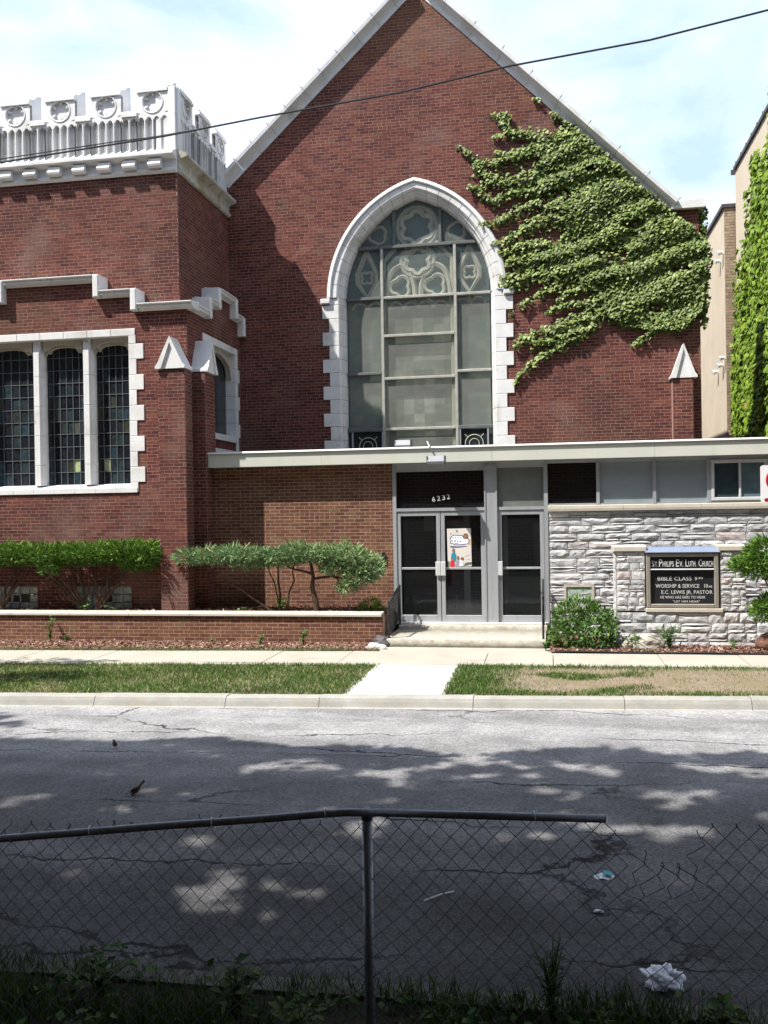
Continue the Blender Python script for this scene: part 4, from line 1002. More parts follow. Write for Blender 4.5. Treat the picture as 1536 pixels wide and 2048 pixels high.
# doors
def door(a, b, hside, lbl=None):
    d = empty_part('door', an, lbl); z0_, z1_ = .262, 2.388; s = .075
    for nm, q in (('stile', (a, a+s, z0_, z1_)), ('stile', (b-s, b, z0_, z1_)), ('top_rail', (a+s, b-s, z1_-.085, z1_)), ('bottom_rail', (a+s, b-s, z0_, z0_+.125)), ('middle_rail', (a+s, b-s, 1.265, 1.308))):
        mb = MB(fa); mb.bbox(q[0], q[1], -.045, .012 if nm != 'middle_rail' else .0, q[2], q[3], .005); mb.build(nm, M['aluminium'], d)
    pane('glass', 'glass', a+s, b-s, z0_+.125, 1.265, -.02, d); pane('glass', 'glass', a+s, b-s, 1.308, z1_-.085, -.02, d)
    hx = b-s-.01 if hside > 0 else a+s-.075
    mb = MB(fa); mb.bbox(hx-.01, hx+.085, .035, .06, 1.15, 1.42, .008); mb.box(hx+.02, hx+.05, .012, .035, 1.18, 1.39); mb.build('handle', M['aluminium_light'], d)
    cxk = (b-s/2) if hside > 0 else a+s/2
    mb = MB(fa); mb.tube([(cxk, .012, 1.08), (cxk, .022, 1.08)], .013, 8); mb.build('lock', M['lampdark'], d)
    return d
door(-2.926, -2.082, 1); d2 = door(-2.068, -1.228, -1); door(-.979, -.109, -1)
fp('threshold', (-2.95, -.05, -.1, .10, .225, .258), m='flash')
mb = MB(fa); mb.tube([(-1.232, .02, 2.14), (-1.232, .02, 2.27)], .016, 6); mb.tube([(-1.232, .02, .36), (-1.232, .02, .48)], .016, 6); mb.build('hinge', M['aluminium'], an)
# text helper
def text_mesh(s, size, extrude=.0, bold=0, cond=1.0):
    c = bpy.data.curves.new('text', 'FONT'); c.body = s; c.size = size; c.align_x = 'LEFT'; c.offset = bold; c.extrude = extrude; c.resolution_u = 2
    o = bpy.data.objects.new('tmp_text', c); COL.objects.link(o); dg = bpy.context.evaluated_depsgraph_get(); dg.update()
    me = bpy.data.meshes.new_from_object(o.evaluated_get(dg)); bpy.data.objects.remove(o); bpy.data.curves.remove(c)
    me.transform(Matrix.Diagonal((cond, 1, 1, 1))); return me
def put_text(s, x, y, z, width, size, m, parent, name='lettering', rot=0, bold=.0, extrude=.003):
    me = text_mesh(s, size, extrude, bold); me.name = name
    if width and len(me.vertices):
        xs_ = [v.co.x for v in me.vertices]; w0 = max(xs_)-min(xs_); me.transform(Matrix.Translation((-min(xs_), 0, 0))); me.transform(Matrix.Diagonal((width/w0, 1, 1, 1)))
    me.materials.clear(); me.materials.append(M[m])
    o = bpy.data.objects.new(name, me); o.location = (x, y, z); o.rotation_euler = (R(90), -rot, 0); link(o, parent); return o
for i, (ch_, xx, zz) in enumerate((('6', -2.225, 2.575), ('2', -2.128, 2.590), ('3', -2.033, 2.603), ('2', -1.940, 2.618))):
    put_text(ch_, xx, YA-.02, zz, .062, .135, 'letters', an, 'digit', rot=R(5), bold=.0)
# steps
st = thing('entrance_steps', 'worn concrete entrance steps up to the aluminium doors', 'steps')
def slab(name, x0, x1, y0, y1, z0, z1, seed, m='concrete_step'):
    rg = np.random.default_rng(seed); nx, ny = 40, 8; V = []; F = []
    for i in range(nx+1):
        x = x0+(x1-x0)*i/nx; e = rg.uniform(-.008, .008)
        V += [(x, y0+e, z0), (x, y0+e*.7, z0+(z1-z0)*.5), (x, y0+.004+e, z1-.018+rg.uniform(-.004, .004)), (x, y0+.022+rg.uniform(0, .01), z1-.001), (x, y1, z1), (x, y1, z0)]
    for i in range(nx):
        for j in range(6): F.append((i*6+j, (i+1)*6+j, (i+1)*6+(j+1) % 6, i*6+(j+1) % 6))
    o = fast(name, V, F, M[m], st); mb = MB(); n = 6
    mb.add([V[j] for j in range(6)], [(0, 1, 2, 3, 4, 5)]); mb.add([V[nx*6+j] for j in range(6)], [(5, 4, 3, 2, 1, 0)]); mb.build('step_end', M[m], st)
slab('lower_step', -2.90, -.10, 16.20, 17.52, -.02, .145, 5); slab('upper_step', -2.88, -.08, 17.50, 17.86, .0, .222, 9)
# iron railings
def railing(x, near_y, far_y, zn, zf, lbl, style):
    t = thing('iron_railing', lbl, 'railing', 'wrought iron railings beside the entrance steps')
    def tp(nm, pts, r): mb = MB(); mb.tube(pts, r, 6); mb.build(nm, M['iron'], t)
    tp('post', [(x, near_y, .13 if style else -.01), (x, near_y, zn)], .020); tp('post', [(x, far_y, .14), (x, far_y, zf)], .020)
    tp('top_rail', [(x, near_y-.1, zn-.05), (x, near_y-.03, zn+.0), (x, near_y, zn+.01), (x, far_y, zf)], .020)
    tp('bottom_rail', [(x, near_y, zn-.58), (x, far_y, zf-.60)], .013)
    n = 10
    for i in range(1, n):
        f = i/n; y = near_y+(far_y-near_y)*f; zt = zn+(zf-zn)*f; tp('baluster', [(x, y, zt-.59), (x, y, zt)], .009)
    # scroll
    tp('scroll', [(x, near_y-.02-.06*math.sin(a)*(1-a/9), zn-.22+.10*math.cos(a)*(1-a/9)) for a in np.linspace(0, 6.5, 20)], .010)
    tp('scroll', [(x, near_y-.02-.05*math.sin(a)*(1-a/9), zn-.42-.08*math.cos(a)*(1-a/9)) for a in np.linspace(0, 6.5, 20)], .010)
    mb = MB(); mb.tube([(x, near_y, zn-.005), (x, near_y, zn+.03)], .028, 8); mb.build('post_cap', M['iron'], t)
railing(-2.86, 16.26, 17.55, .74, .98, 'left iron railing of the steps, beside the brick planter wall', 0)
railing(-.14, 16.30, 17.60, .93, 1.08, 'right iron railing of the steps, beside the leafy bush and stone wall', 0)
# poster
po = thing('event_poster', 'paper event poster with white bubble title and children, taped inside the door glass', 'poster')
def flat(name, m, pts, d):
    mb = MB(); c = math.cos(.012); s_ = math.sin(.012); X0, Z0_ = -1.945, 1.30
    mb.add([(X0+u*c-v*s_-.0, YA+.012-d*.0012, Z0_+v*c+u*s_) for u, v in pts], [tuple(range(len(pts)))]); return mb.build(name, M[m], po)
def ell(cx_, cy_, rx, ry, n=18): return [(cx_+rx*math.cos(2*math.pi*i/n), cy_+ry*math.sin(2*math.pi*i/n)) for i in range(n)]
PW, PH = .46, .75
flat('sheet', 'poster', [(0, 0), (PW, .02), (PW, PH), (0, PH)], 0)
flat('print', 'ink_navy', [(.05, .47), (.07, .53), (.05, .57), (.09, .61), (.12, .63), (.30, .62), (.33, .56), (.41, .55), (.43, .50), (.40, .45), (.30, .43), (.14, .43), (.12, .45)], 1)
flat('print', 'ink_white', [(.07, .48), (.085, .53), (.07, .565), (.10, .60), (.13, .615), (.29, .605), (.32, .55), (.40, .54), (.415, .50), (.39, .46), (.29, .445), (.15, .445), (.13, .46)], 2)
for u, v, w_, h_ in ((.11, .575, .03, .016), (.16, .575, .03, .016), (.21, .57, .03, .016), (.26, .57, .025, .014), (.10, .51, .025, .02), (.15, .51, .03, .03), (.20, .505, .025, .02), (.25, .50, .03, .025), (.18, .465, .08, .012)): flat('print', 'ink_navy', [(u-w_/2, v-h_/2), (u+w_/2, v-h_/2+.004), (u+w_/2-.004, v+h_/2), (u-w_/2+.006, v+h_/2)], 3)
flat('print', 'ink_navy', [(.04, .40), (.08, .385), (.20, .38), (.39, .40), (.36, .41), (.20, .405), (.08, .415)], 1)
flat('print', 'ink_gold', [(.40, .42), (.45, .44), (.45, .55), (.43, .55)], 1)
flat('print', 'ink_brown', ell(.36, .60, .048, .055), 3); flat('print', 'ink_skin', ell(.355, .595, .03, .036), 4)
flat('print', 'ink_navy', ell(.20, .70, .026, .026), 1); flat('print', 'poster', ell(.212, .703, .018, .018), 2); flat('print', 'ink_navy', ell(.075, .655, .014, .016), 1); flat('print', 'poster', ell(.083, .66, .009, .011), 2)
flat('print', 'ink_brown', ell(.12, .325, .028, .045), 2); flat('print', 'ink_skin', ell(.12, .32, .017, .026), 3)
flat('print', 'ink_teal', [(.06, .17), (.075, .26), (.10, .29), (.145, .29), (.165, .25), (.165, .15), (.13, .12), (.09, .12)], 4)
flat('print', 'ink_red', [(.04, .0), (.05, .12), (.08, .15), (.12, .14), (.13, .10), (.13, .0)], 5); flat('print', 'ink_skin', ell(.085, .165, .02, .024), 6)
flat('print', 'ink_grey', [(.14, .02), (.15, .12), (.19, .14), (.22, .12), (.23, .02)], 4); flat('print', 'ink_brown', ell(.20, .185, .022, .036), 5); flat('print', 'ink_skin', ell(.20, .18, .013, .024), 6)
flat('print', 'ink_white', [(.22, .02), (.235, .13), (.26, .15), (.285, .12), (.29, .03)], 6); flat('print', 'ink_skin', ell(.265, .17, .016, .024), 7); flat('print', 'ink_brown', ell(.29, .17, .02, .028), 5)
flat('print', 'ink_green', [(.0, .0), (.03, .0), (.04, .10), (.02, .13), (0, .12)], 1); flat('print', 'ink_green', [(.30, .02), (.46, .06), (.46, .10), (.34, .09)], 2)
flat('print', 'ink_grey', [(.34, .20), (.42, .23), (.43, .245), (.34, .215)], 1); flat('print', 'ink_grey', [(.36, .14), (.43, .15), (.43, .16), (.36, .15)], 1)
# intercom box
t = thing('door_buzzer', 'small black box fixed to the brown brick beside the left door', 'door buzzer')
mb = MB(fa); mb.bbox(-3.235, -3.175, .0, .055, 1.44, 1.61, .01); mb.build('housing', M['black'], t); mb = MB(fa); mb.tube([(-3.205, .055, 1.48), (-3.205, .062, 1.48)], .014, 8); mb.build('button', M['lampdark'], t)
# flood lamps
def flood(x, y, z, sc, lbl, arm):
    t = thing('flood_lamp', lbl, 'flood lamp', 'flood lamps on the entrance roof edge')
    mb = MB(front(y)); P = [(-.10, 0), (.10, -.03), (.17, .02), (.13, .13), (-.08, .13)]; P = [(a*sc, z+b*sc) for a, b in P]
    mb.prism(P, 0, x-.155*sc, x+.155*sc); mb.build('housing', M['lamp'], t)
    mb = MB(front(y)); mb.prism([(.165*sc, z-.035*sc), (.19*sc, z-.03*sc), (.19*sc, z+.02*sc), (.168*sc, z+.025*sc)], 0, x-.165*sc, x+.165*sc); mb.box(x-.17*sc, x-.157*sc, -.09*sc, .165*sc, z-.03*sc, z+.13*sc); mb.box(x+.157*sc, x+.17*sc, -.09*sc, .165*sc, z-.03*sc, z+.13*sc); mb.build('door_frame', M['lampdark'], t)
    mb = MB(); mb.tube(arm, .014, 6); mb.build('arm', M['galv'], t)
flood(-2.80, 17.95, 3.665, .95, 'pale flood lamp lying on the roof edge below the arched window', [(-2.8, 17.95, 3.66), (-2.75, 18.1, 3.62)])
flood(-2.08, 17.32, 3.30, 1.0, 'grey flood lamp hung in front of the cream fascia above the doors', [(-2.10, 17.40, 3.40), (-2.22, 17.40, 3.62), (-2.27, 17.46, 3.72)])

# ================================================================== STONE WALL + SIGN
sw_ = empty_part('stone_wall', an)
def skipv(a, b, c, d): return False
ashlar(sw_, fa, -.03, 6.9, -.05, 2.35, [.13, .15, .165, .18], (.30, .66), 4, .026)
x = -.03; 
while x < 6.8:
    b = min(x+1.38, 6.9); mb = MB(fa); mb.prism([(-.06, 2.353), (.085, 2.353), (.09, 2.40), (.085, 2.455), (-.0, 2.472), (-.06, 2.472)], 0, x+.002, b-.002); mb.build('sill_stone', M['sill_stone'], an); x += 1.38
vt = empty_part('wall_vent', an); f_ = front(YA-.045)
part('vent_frame', M['sill_stone'], vt, f_, (.24, .80, -.05, .0, .93, .975), (.24, .285, -.05, .0, .50, .93), (.755, .80, -.05, .0, .50, .93), (.285, .755, -.05, .0, .50, .53))
part('vent_sheet', M['vent_green'], vt, f_, (.285, .755, -.045, -.02, .53, .93))
sg = thing('church_sign', 'grey stone sign stand holding a black letter board with the church name and service times', 'church sign')
YS = 16.47; fs_ = front(YS); side_l = sideL(1.12)
ashlar(sg, fs_, 1.12, 1.60, .62, 1.645, [.09, .12, .15], (.12, .26), 21, .022)
ashlar(sg, fs_, 2.83, 3.25, .62, 1.645, [.09, .12, .15], (.12, .26), 22, .022)
ashlar(sg, fs_, 1.12, 3.42, -.05, .60, [.13, .15, .17], (.22, .5), 23, .028)
ashlar(sg, side_l, YS+.0, 17.0, -.05, 1.645, [.12, .15], (.15, .3), 24, .018)
part('core', M['stone_joint'], sg, None, (1.13, 1.60, YS+.13, 17.0, -.05, 1.64), (2.83, 3.25, YS+.13, 17.0, -.05, 1.64), (1.6, 3.42, YS+.13, 16.98, -.05, .6))
for a, b in ((1.07, 1.63), (2.79, 3.31)): mb = MB(fs_); mb.bbox(a, b, -.56, .055, 1.648, 1.738, .012); mb.build('cap_stone', M['sill_stone'], sg)
mb = MB(fs_); mb.bbox(1.60, 2.87, -.40, .055, .603, .672, .01); mb.build('sill_slab', M['sill_stone'], sg)
sc_ = empty_part('sign_case', sg); fb = front(YS-.02)
for q in ((1.618, 1.69, .675, 1.62), (2.735, 2.808, .675, 1.62), (1.69, 2.735, .675, .745), (1.69, 2.735, 1.555, 1.62), (1.69, 2.735, 1.325, 1.348)):
    mb = MB(fb); mb.bbox(q[0], q[1], -.22, .03, q[2], q[3], .012); mb.build('frame', M['bronze'] if q[2] != 1.325 else M['aluminium_light'], sc_)
mb = MB(fb); mb.prism([(-.25, 1.623), (.055, 1.623), (.06, 1.635), (-.05, 1.715), (-.25, 1.72)], 0, 1.60, 2.826); mb.build('hood', M['hood'], sc_)
part('header_panel', M['black'], sc_, fb, (1.69, 2.735, -.05, -.01, 1.348, 1.555)); part('letter_board', M['black'], sc_, fb, (1.69, 2.735, -.06, -.03, .745, 1.325))
yt = YS-.02+.006
def st_(s, x, z, w_, sz, y=yt, bold=.003, m='letters'): return put_text(s, x, y, z, w_, sz, m, sc_, 'lettering', bold=bold)
st_('S', 1.705, 1.385, .055, .15, bold=.0, m='ink_grey'); st_('T.', 1.765, 1.385, .05, .12, bold=.0, m='ink_grey')
for s, x0, w_, sz in (('P', 1.835, .055, .185), ('HILIPS', 1.895, .185, .135), ('E', 2.115, .05, .175), ('V.', 2.172, .06, .135), ('L', 2.27, .045, .175), ('UTH.', 2.32, .125, .135), ('C', 2.485, .052, .175), ('HURCH', 2.542, .18, .135)): st_(s, x0, 1.385, w_, sz, bold=.001)
yt2 = YS-.02+.028
def rows_text(s, x, z, w_, sz, b=.0): put_text(s, x, yt2, z, w_, sz, 'letters', sc_, 'lettering', bold=b)
rows_text('BIBLE CLASS', 1.81, 1.145, .56, .092); rows_text('9', 2.42, 1.145, .04, .092); rows_text('30', 2.475, 1.17, .08, .05)
rows_text('WORSHIP & SERVICE', 1.775, 1.02, .72, .092); rows_text('10', 2.575, 1.02, .06, .092); rows_text('45', 2.645, 1.02, .06, .055)
rows_text('E.C. LEWIS JR, PASTOR', 1.87, .915, .84, .088); rows_text('HE WHO HAS EARS TO HEAR', 1.85, .835, .74, .066); rows_text('"LET HIM HEAR"', 2.06, .768, .44, .05, -.0)
# boulders by the sign and at the planter corner
def boulder(x, y, z, r, sc, m, lbl, seed):
    import bmesh
    bm = bmesh.new(); bmesh.ops.create_icosphere(bm, subdivisions=3, radius=r); rg = random.Random(seed)
    from mathutils import noise
    for v in bm.verts:
        n_ = noise.noise(v.co*3.1/r*.4+Vector((seed, 0, 0))); q = noise.noise(v.co*9/r*.4+Vector((0, seed, 0)))
        v.co *= 1+.35*n_+.12*q; v.co.x *= sc[0]; v.co.y *= sc[1]; v.co.z *= sc[2]
    me = bpy.data.meshes.new('boulder'); bm.to_mesh(me); bm.free(); me.materials.append(M[m]); o = bpy.data.objects.new('boulder', me); o.location = (x, y, z); link(o)
    props(o, lbl, 'boulder'); return o
boulder(1.52, 16.1, .10, .22, (1.5, .7, .75), 'concrete_step', 'grey rock at the foot of the stone sign stand among weeds', 4)
boulder(-3.05, 15.95, .02, .15, (1.3, .8, .55), 'concrete_new', 'broken white concrete lump beside the bottom step', 9)
boulder(-2.98, 16.28, .06, .13, (1.5, .9, 1.0), 'tile_dark', 'dark rubble heaped at the end of the brick planter wall', 12)
boulder(3.6, 16.1, .15, .22, (1.2, .8, .8), 'soil', 'brown rock at the right edge beside the stone sign stand', 15)

# ================================================================== NEIGHBOURS
nb = thing('neighbour_building', 'tall buff stuccoed neighbour building with bright ivy on its side wall', 'building')
mb = MB(); mb.box(4.80, 14, YG+.3, 24.9, -.1, 10.95); mb.build('wall', M['stucco'], nb)
mb = MB(); mb.box(4.80, 14, 17.9, YG+.295, 3.7, 11.25); mb.build('wall', M['stucco'], nb)
yy = 18.0
while yy < 24.9:
    mb = MB(); zt = 10.95 if yy > YG+.2 else 11.25; mb.box(4.75, 5.1, yy, min(yy+.58, 24.92), zt, zt+.09); mb.box(4.745, 5.1, yy+.56, yy+.60, zt-.01, zt+.12); mb.build('coping_tile', M['tile_dark'], nb); yy += .6
nb2 = thing('rear_building', 'plain buff stuccoed rear building with tan brick corner, behind the church', 'building')
mb = MB(); mb.box(4.53, 14, 25.0, 40, -.1, 10.05); mb.build('wall', M['stucco'], nb2)
rnd = random.Random(2); mb = MB(front(24.995)); mb.box(4.53, 4.80, -.003, .0, 0, 10.05, .4)
z = 0
while z < 10.0:
    for a, b in (((4.535, 4.66), (4.668, 4.795)) if int(z*10) % 2 else ((4.535, 4.60), (4.608, 4.73), (4.738, 4.795))): mb.box(a, b, 0, .004, z+.005, z+.068, rnd.random())
    z += .075
mb.build('brickwork', M['brick_tan'], nb2, kind='stuff')
mb = MB(); mb.box(4.47, 5, 24.95, 40, 10.05, 10.14); mb.build('coping_tile', M['tile_dark'], nb2)
for (y, z, l) in ((25.58, 8.84, 'upper lamp of the buff rear wall, farther'), (25.16, 8.95, 'upper lamp of the buff rear wall, nearer the brick corner'), (26.1, 6.0, 'lowest lamp of three on the buff rear wall'), (25.38, 6.07, 'middle lamp of three on the buff rear wall'), (24.98+.12, 6.22, 'topmost lamp of the lower three on the buff rear wall')):
    t = thing('security_lamp', l, 'security lamp', 'white security lamps on the rear wall')
    mb = MB(sideL(4.53)); mb.box(y-.04, y+.04, 0, .05, z-.04, z+.04); mb.build('base', M['flash'], t)
    mb = MB(sideL(4.53)); mb.tube([(y, .05, z), (y-.05, .17, z-.03)], [.045, .07], 8); mb.build('lamp_head', M['flash'], t)

# ================================================================== OVERHEAD WIRE, STREET SIGN
t = thing('overhead_cable', 'black overhead utility cable sagging across the street in front of the gable', 'cable')
W = [(-9.6, 7.22), (-7.29, 7.249), (-4.904, 7.402), (-3.601, 7.528), (-1.769, 7.676), (-.396, 7.871), (1.269, 8.015), (2.609, 8.225), (5.5, 8.9), (9, 10.2)]
pts = []
for i in range(len(W)-1):
    for k in range(5): f = k/5; pts.append((W[i][0]*(1-f)+W[i+1][0]*f, 11.5, W[i][1]*(1-f)+W[i+1][1]*f))
pts.append((W[-1][0], 11.5, W[-1][1]))
mb = MB(); mb.tube(pts, .013, 6); mb.build('strand', M['cable'], t)
mb = MB(); mb.tube([(-9.6, 11.5, 7.27), (-7.29, 11.49, 7.29), (-5.6, 11.49, 7.385), (-5.15, 11.5, 7.40), (-4.904, 11.5, 7.415), (-4.6, 11.5, 7.44)], .008, 6); mb.build('strand', M['cable'], t)
ps = thing('street_sign', 'white and red street sign with rounded corners at the right edge of the street', 'street sign')
mb = MB(); mb.tube([(2.90, 12.52, -.1), (2.90, 12.52, 3.1)], .025, 8); mb.build('post', M['galv'], ps)
def rrect(x0, x1, z0, z1, r, n=6):
    P = []
    for cx_, cz_, a0 in ((x1-r, z1-r, 0), (x0+r, z1-r, 90), (x0+r, z0+r, 180), (x1-r, z0+r, 270)):
        for k in range(n+1): a = R(a0+90*k/n); P.append((cx_+r*math.cos(a), cz_+r*math.sin(a)))
    return P
mb = MB(front(12.48)); mb.prism(rrect(2.655, 3.12, 2.45, 2.93, .035), 1, 0, .004); mb.build('plate', M['signwhite'], ps)
mb = MB(front(12.48)); mb.tube([(2.905+.17*math.cos(a), .006, 2.74+.15*math.sin(a)) for a in np.linspace(0, 2*math.pi, 33)], .018, 6, caps=False); mb.tube([(2.77, .006, 2.85), (3.0, .006, 2.63)], .014, 6); mb.build('symbol', M['signred'], ps)
mb = MB(front(12.48)); mb.prism(rrect(2.70, 3.10, 2.465, 2.51, .02), 1, .0045, .006); mb.build('band', M['signred'], ps)
mb = MB(front(12.48)); mb.prism(rrect(2.66, 3.115, 2.455, 2.925, .035), 1, .0043, .0044); mb.build('border', M['signwhite'], ps)
# ================================================================== PLANTS
# ---- ivy on the gable
def seg_dist(P, a, b):
    a = np.array(a); b = np.array(b); d = b-a; t = np.clip(((P-a)@d)/(d@d), 0, 1); return np.linalg.norm(P-(a+t[:, None]*d), axis=1), t
def in_poly(P, poly):
    x, y = P[:, 0], P[:, 1]; c = np.zeros(len(P), bool); n = len(poly); j = n-1
    for i in range(n):
        xi, yi = poly[i]; xj, yj = poly[j]
        c ^= ((yi > y) != (yj > y)) & (x < (xj-xi)*(y-yi)/(yj-yi+1e-12)+xi); j = i
    return c
from mathutils import noise as mnoise
def streak(P, ph=0.0):
    """0..1 rows that run down to the left, as the shoots hang"""
    q = P[:, 1]*3.1-P[:, 0]*1.25
    return np.array([.5+.5*math.sin((q_+1.6*mnoise.noise(Vector((x*.9, z*.9, ph))))*math.pi*1.0)+.45*mnoise.noise(Vector((x*2.3, z*2.3, 5+ph))) for q_, (x, z) in zip(q, P)])
rg = np.random.default_rng(5)
pts = []
cand = np.column_stack([rg.uniform(-.6, 3.5, 44000), rg.uniform(6.0, 10.7, 44000)])
keep = in_poly(cand, IVY_BODY)
for (c_, r_) in IVY_GAPS:
    d = np.linalg.norm((cand-np.array(c_))*np.array([.6, 1.3]), axis=1); keep &= ~((d < r_*1.0) & (rg.random(len(cand)) < .93))
st_v = streak(cand); keep &= rg.random(len(cand)) < np.clip(.50+st_v*.7+.15*(cand[:, 0] > 1.0), .22, 1)
body = cand[keep]; body_s = st_v[keep]
sub = rg.permutation(len(body))[:14500]; body = body[sub]; body_s = body_s[sub]
P_ = [body]; D_ = [.03+.075*np.clip(body_s, 0, 1.1)+.065*rg.random(len(body))]
for pl_, a, b in IVY_STRANDS:
    n_ = len(pl_)-1; tot_ = 0; segs = []
    Ls = [math.dist(pl_[i], pl_[i+1]) for i in range(n_)]; S_ = sum(Ls)+1e-6; acc = 0
    for i in range(n_):
        wa_, wb_ = a+(b-a)*acc/S_, a+(b-a)*(acc+Ls[i])/S_; acc += Ls[i]; wm = (wa_+wb_)/2
        cnt = int(Ls[i]*(2*wm)*560+Ls[i]*10)+1
        t = rg.random(cnt); off = np.clip(rg.normal(size=cnt)*.62, -1.6, 1.6)
        A = np.array(pl_[i]); B = np.array(pl_[i+1]); d = (B-A)/max(Ls[i], 1e-6); nrm = np.array([-d[1], d[0]])
        wq = wa_+(wb_-wa_)*t
        P_.append(A+t[:, None]*(B-A)+nrm*(off*wq)[:, None]); D_.append(.03+.06*(1-np.abs(off)/1.3)*np.clip(wq/.12, .3, 1)+.045*rg.random(cnt))
IP = np.concatenate(P_); ID = np.concatenate(D_)
ok = IP[:, 1] < np.minimum(GZ(8.60)+(GX(2.589)-IP[:, 0])*.985+.02, np.where(IP[:, 0] > GX(2.589), 8.72, 99)); IP = IP[ok]; ID = ID[ok]
iv = thing('gable_ivy', 'dark green ivy spreading over the right side of the red brick gable', 'ivy')
n = len(IP); pos = np.column_stack([IP[:, 0], YG-ID, IP[:, 1]])
ax = np.column_stack([rg.normal(0, .55, n)-.2, -.35-.5*rg.random(n), -1.0+rg.normal(0, .35, n)])
nm = np.column_stack([rg.normal(-.25, .45, n), -.9+rg.normal(0, .3, n), .75+rg.normal(0, .35, n)])
scatter('leaves', LEAF_IVY, pos, ax, rg.uniform(.035, .10, n), M['ivy'], iv, tone=rg.random(n)**.9*.75+.25*rg.random(n), kind='stuff', seed=3, width=1.05, normal=nm)
# dark inner leaves
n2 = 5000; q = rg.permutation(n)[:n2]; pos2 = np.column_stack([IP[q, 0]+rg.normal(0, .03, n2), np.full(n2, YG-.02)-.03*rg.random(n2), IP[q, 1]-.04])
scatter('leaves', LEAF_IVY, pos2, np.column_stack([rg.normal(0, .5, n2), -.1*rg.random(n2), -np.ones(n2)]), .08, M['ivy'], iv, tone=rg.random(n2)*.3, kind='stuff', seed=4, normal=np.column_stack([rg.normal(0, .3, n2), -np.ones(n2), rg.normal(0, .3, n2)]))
mb = MB()
for pl_, a, b in IVY_STRANDS[:20]:
    if len(pl_) > 2: mb.tube([(x, YG-.02, z) for x, z in pl_], .007, 4)
for x0, z0_ in ((3.0, 3.9), (2.2, 6.2), (1.2, 6.3)): pass
mb.tube([(3.05, YG-.015, 6.3), (2.7, YG-.015, 7.3), (2.2, YG-.015, 8.0), (1.4, YG-.015, 8.9), (.7, YG-.015, 9.7)], .016, 5)
mb.build('stems', M['wood'], iv, kind='stuff')
# fringe round the corner of the church
n = 520; z = rg.uniform(6.3, 8.75, n); pos = np.column_stack([GX(3.15)+rg.uniform(.02, .16, n), YG-.06+rg.uniform(0, .5, n), z])
scatter('corner_leaves', LEAF_IVY, pos, np.column_stack([rg.normal(.3, .4, n), rg.normal(0, .4, n), -np.ones(n)]), rg.uniform(.06, .10, n), M['ivy'], iv, tone=rg.random(n)*.7, kind='stuff', seed=6)
# ---- bright ivy on the neighbour
iv2 = thing('neighbour_ivy', 'bright yellow green ivy covering the buff neighbour wall at the right edge', 'ivy')
N_ = 26000; cy = rg.uniform(18.0, 25.05, N_); cz = rg.uniform(3.6, 11.2, N_)
top = np.interp(cy, [18, 21.0, 21.34, 21.8, 22.2, 22.99, 23.5, 24.2, 24.57, 24.9], [11.2, 10.7, 10.25, 9.9, 9.5, 8.7, 7.9, 7.5, 7.1, 6.2])
nzv = np.array([mnoise.noise(Vector((y*1.6, z*.35, 2))) for y, z in zip(cy, cz)])
edge = top+nzv*1.3
p_keep = np.where(cz < edge, np.clip(.70+(edge-cz)*.35, .4, 1)*np.clip(.85+nzv*1.5, .22, 1), 0)
# lone climbing shoots
for sy, sz0, sz1 in ((22.35, 9.2, 10.4), (23.0, 8.0, 9.9), (24.15, 6.5, 8.8), (24.6, 6.2, 8.2)):
    p_keep = np.where((np.abs(cy-sy-.05*np.sin(cz*4)) < .045) & (cz > sz0) & (cz < sz1), .9, p_keep)
k_ = rg.random(N_) < p_keep; cy, cz = cy[k_], cz[k_]; n = len(cy)
pos = np.column_stack([4.80-.03-.12*rg.random(n), cy, cz])
scatter('leaves', LEAF_IVY, pos, np.column_stack([-.35-.4*rg.random(n), rg.normal(0, .5, n), -np.ones(n)+rg.normal(0, .3, n)]), rg.uniform(.09, .15, n), M['ivy2'], iv2, tone=rg.random(n)*.9+(rg.random(n) < .02)*.2, kind='stuff', seed=8,
        normal=np.column_stack([-np.ones(n), rg.normal(-.2, .5, n), rg.normal(.5, .5, n)]), width=1.1)

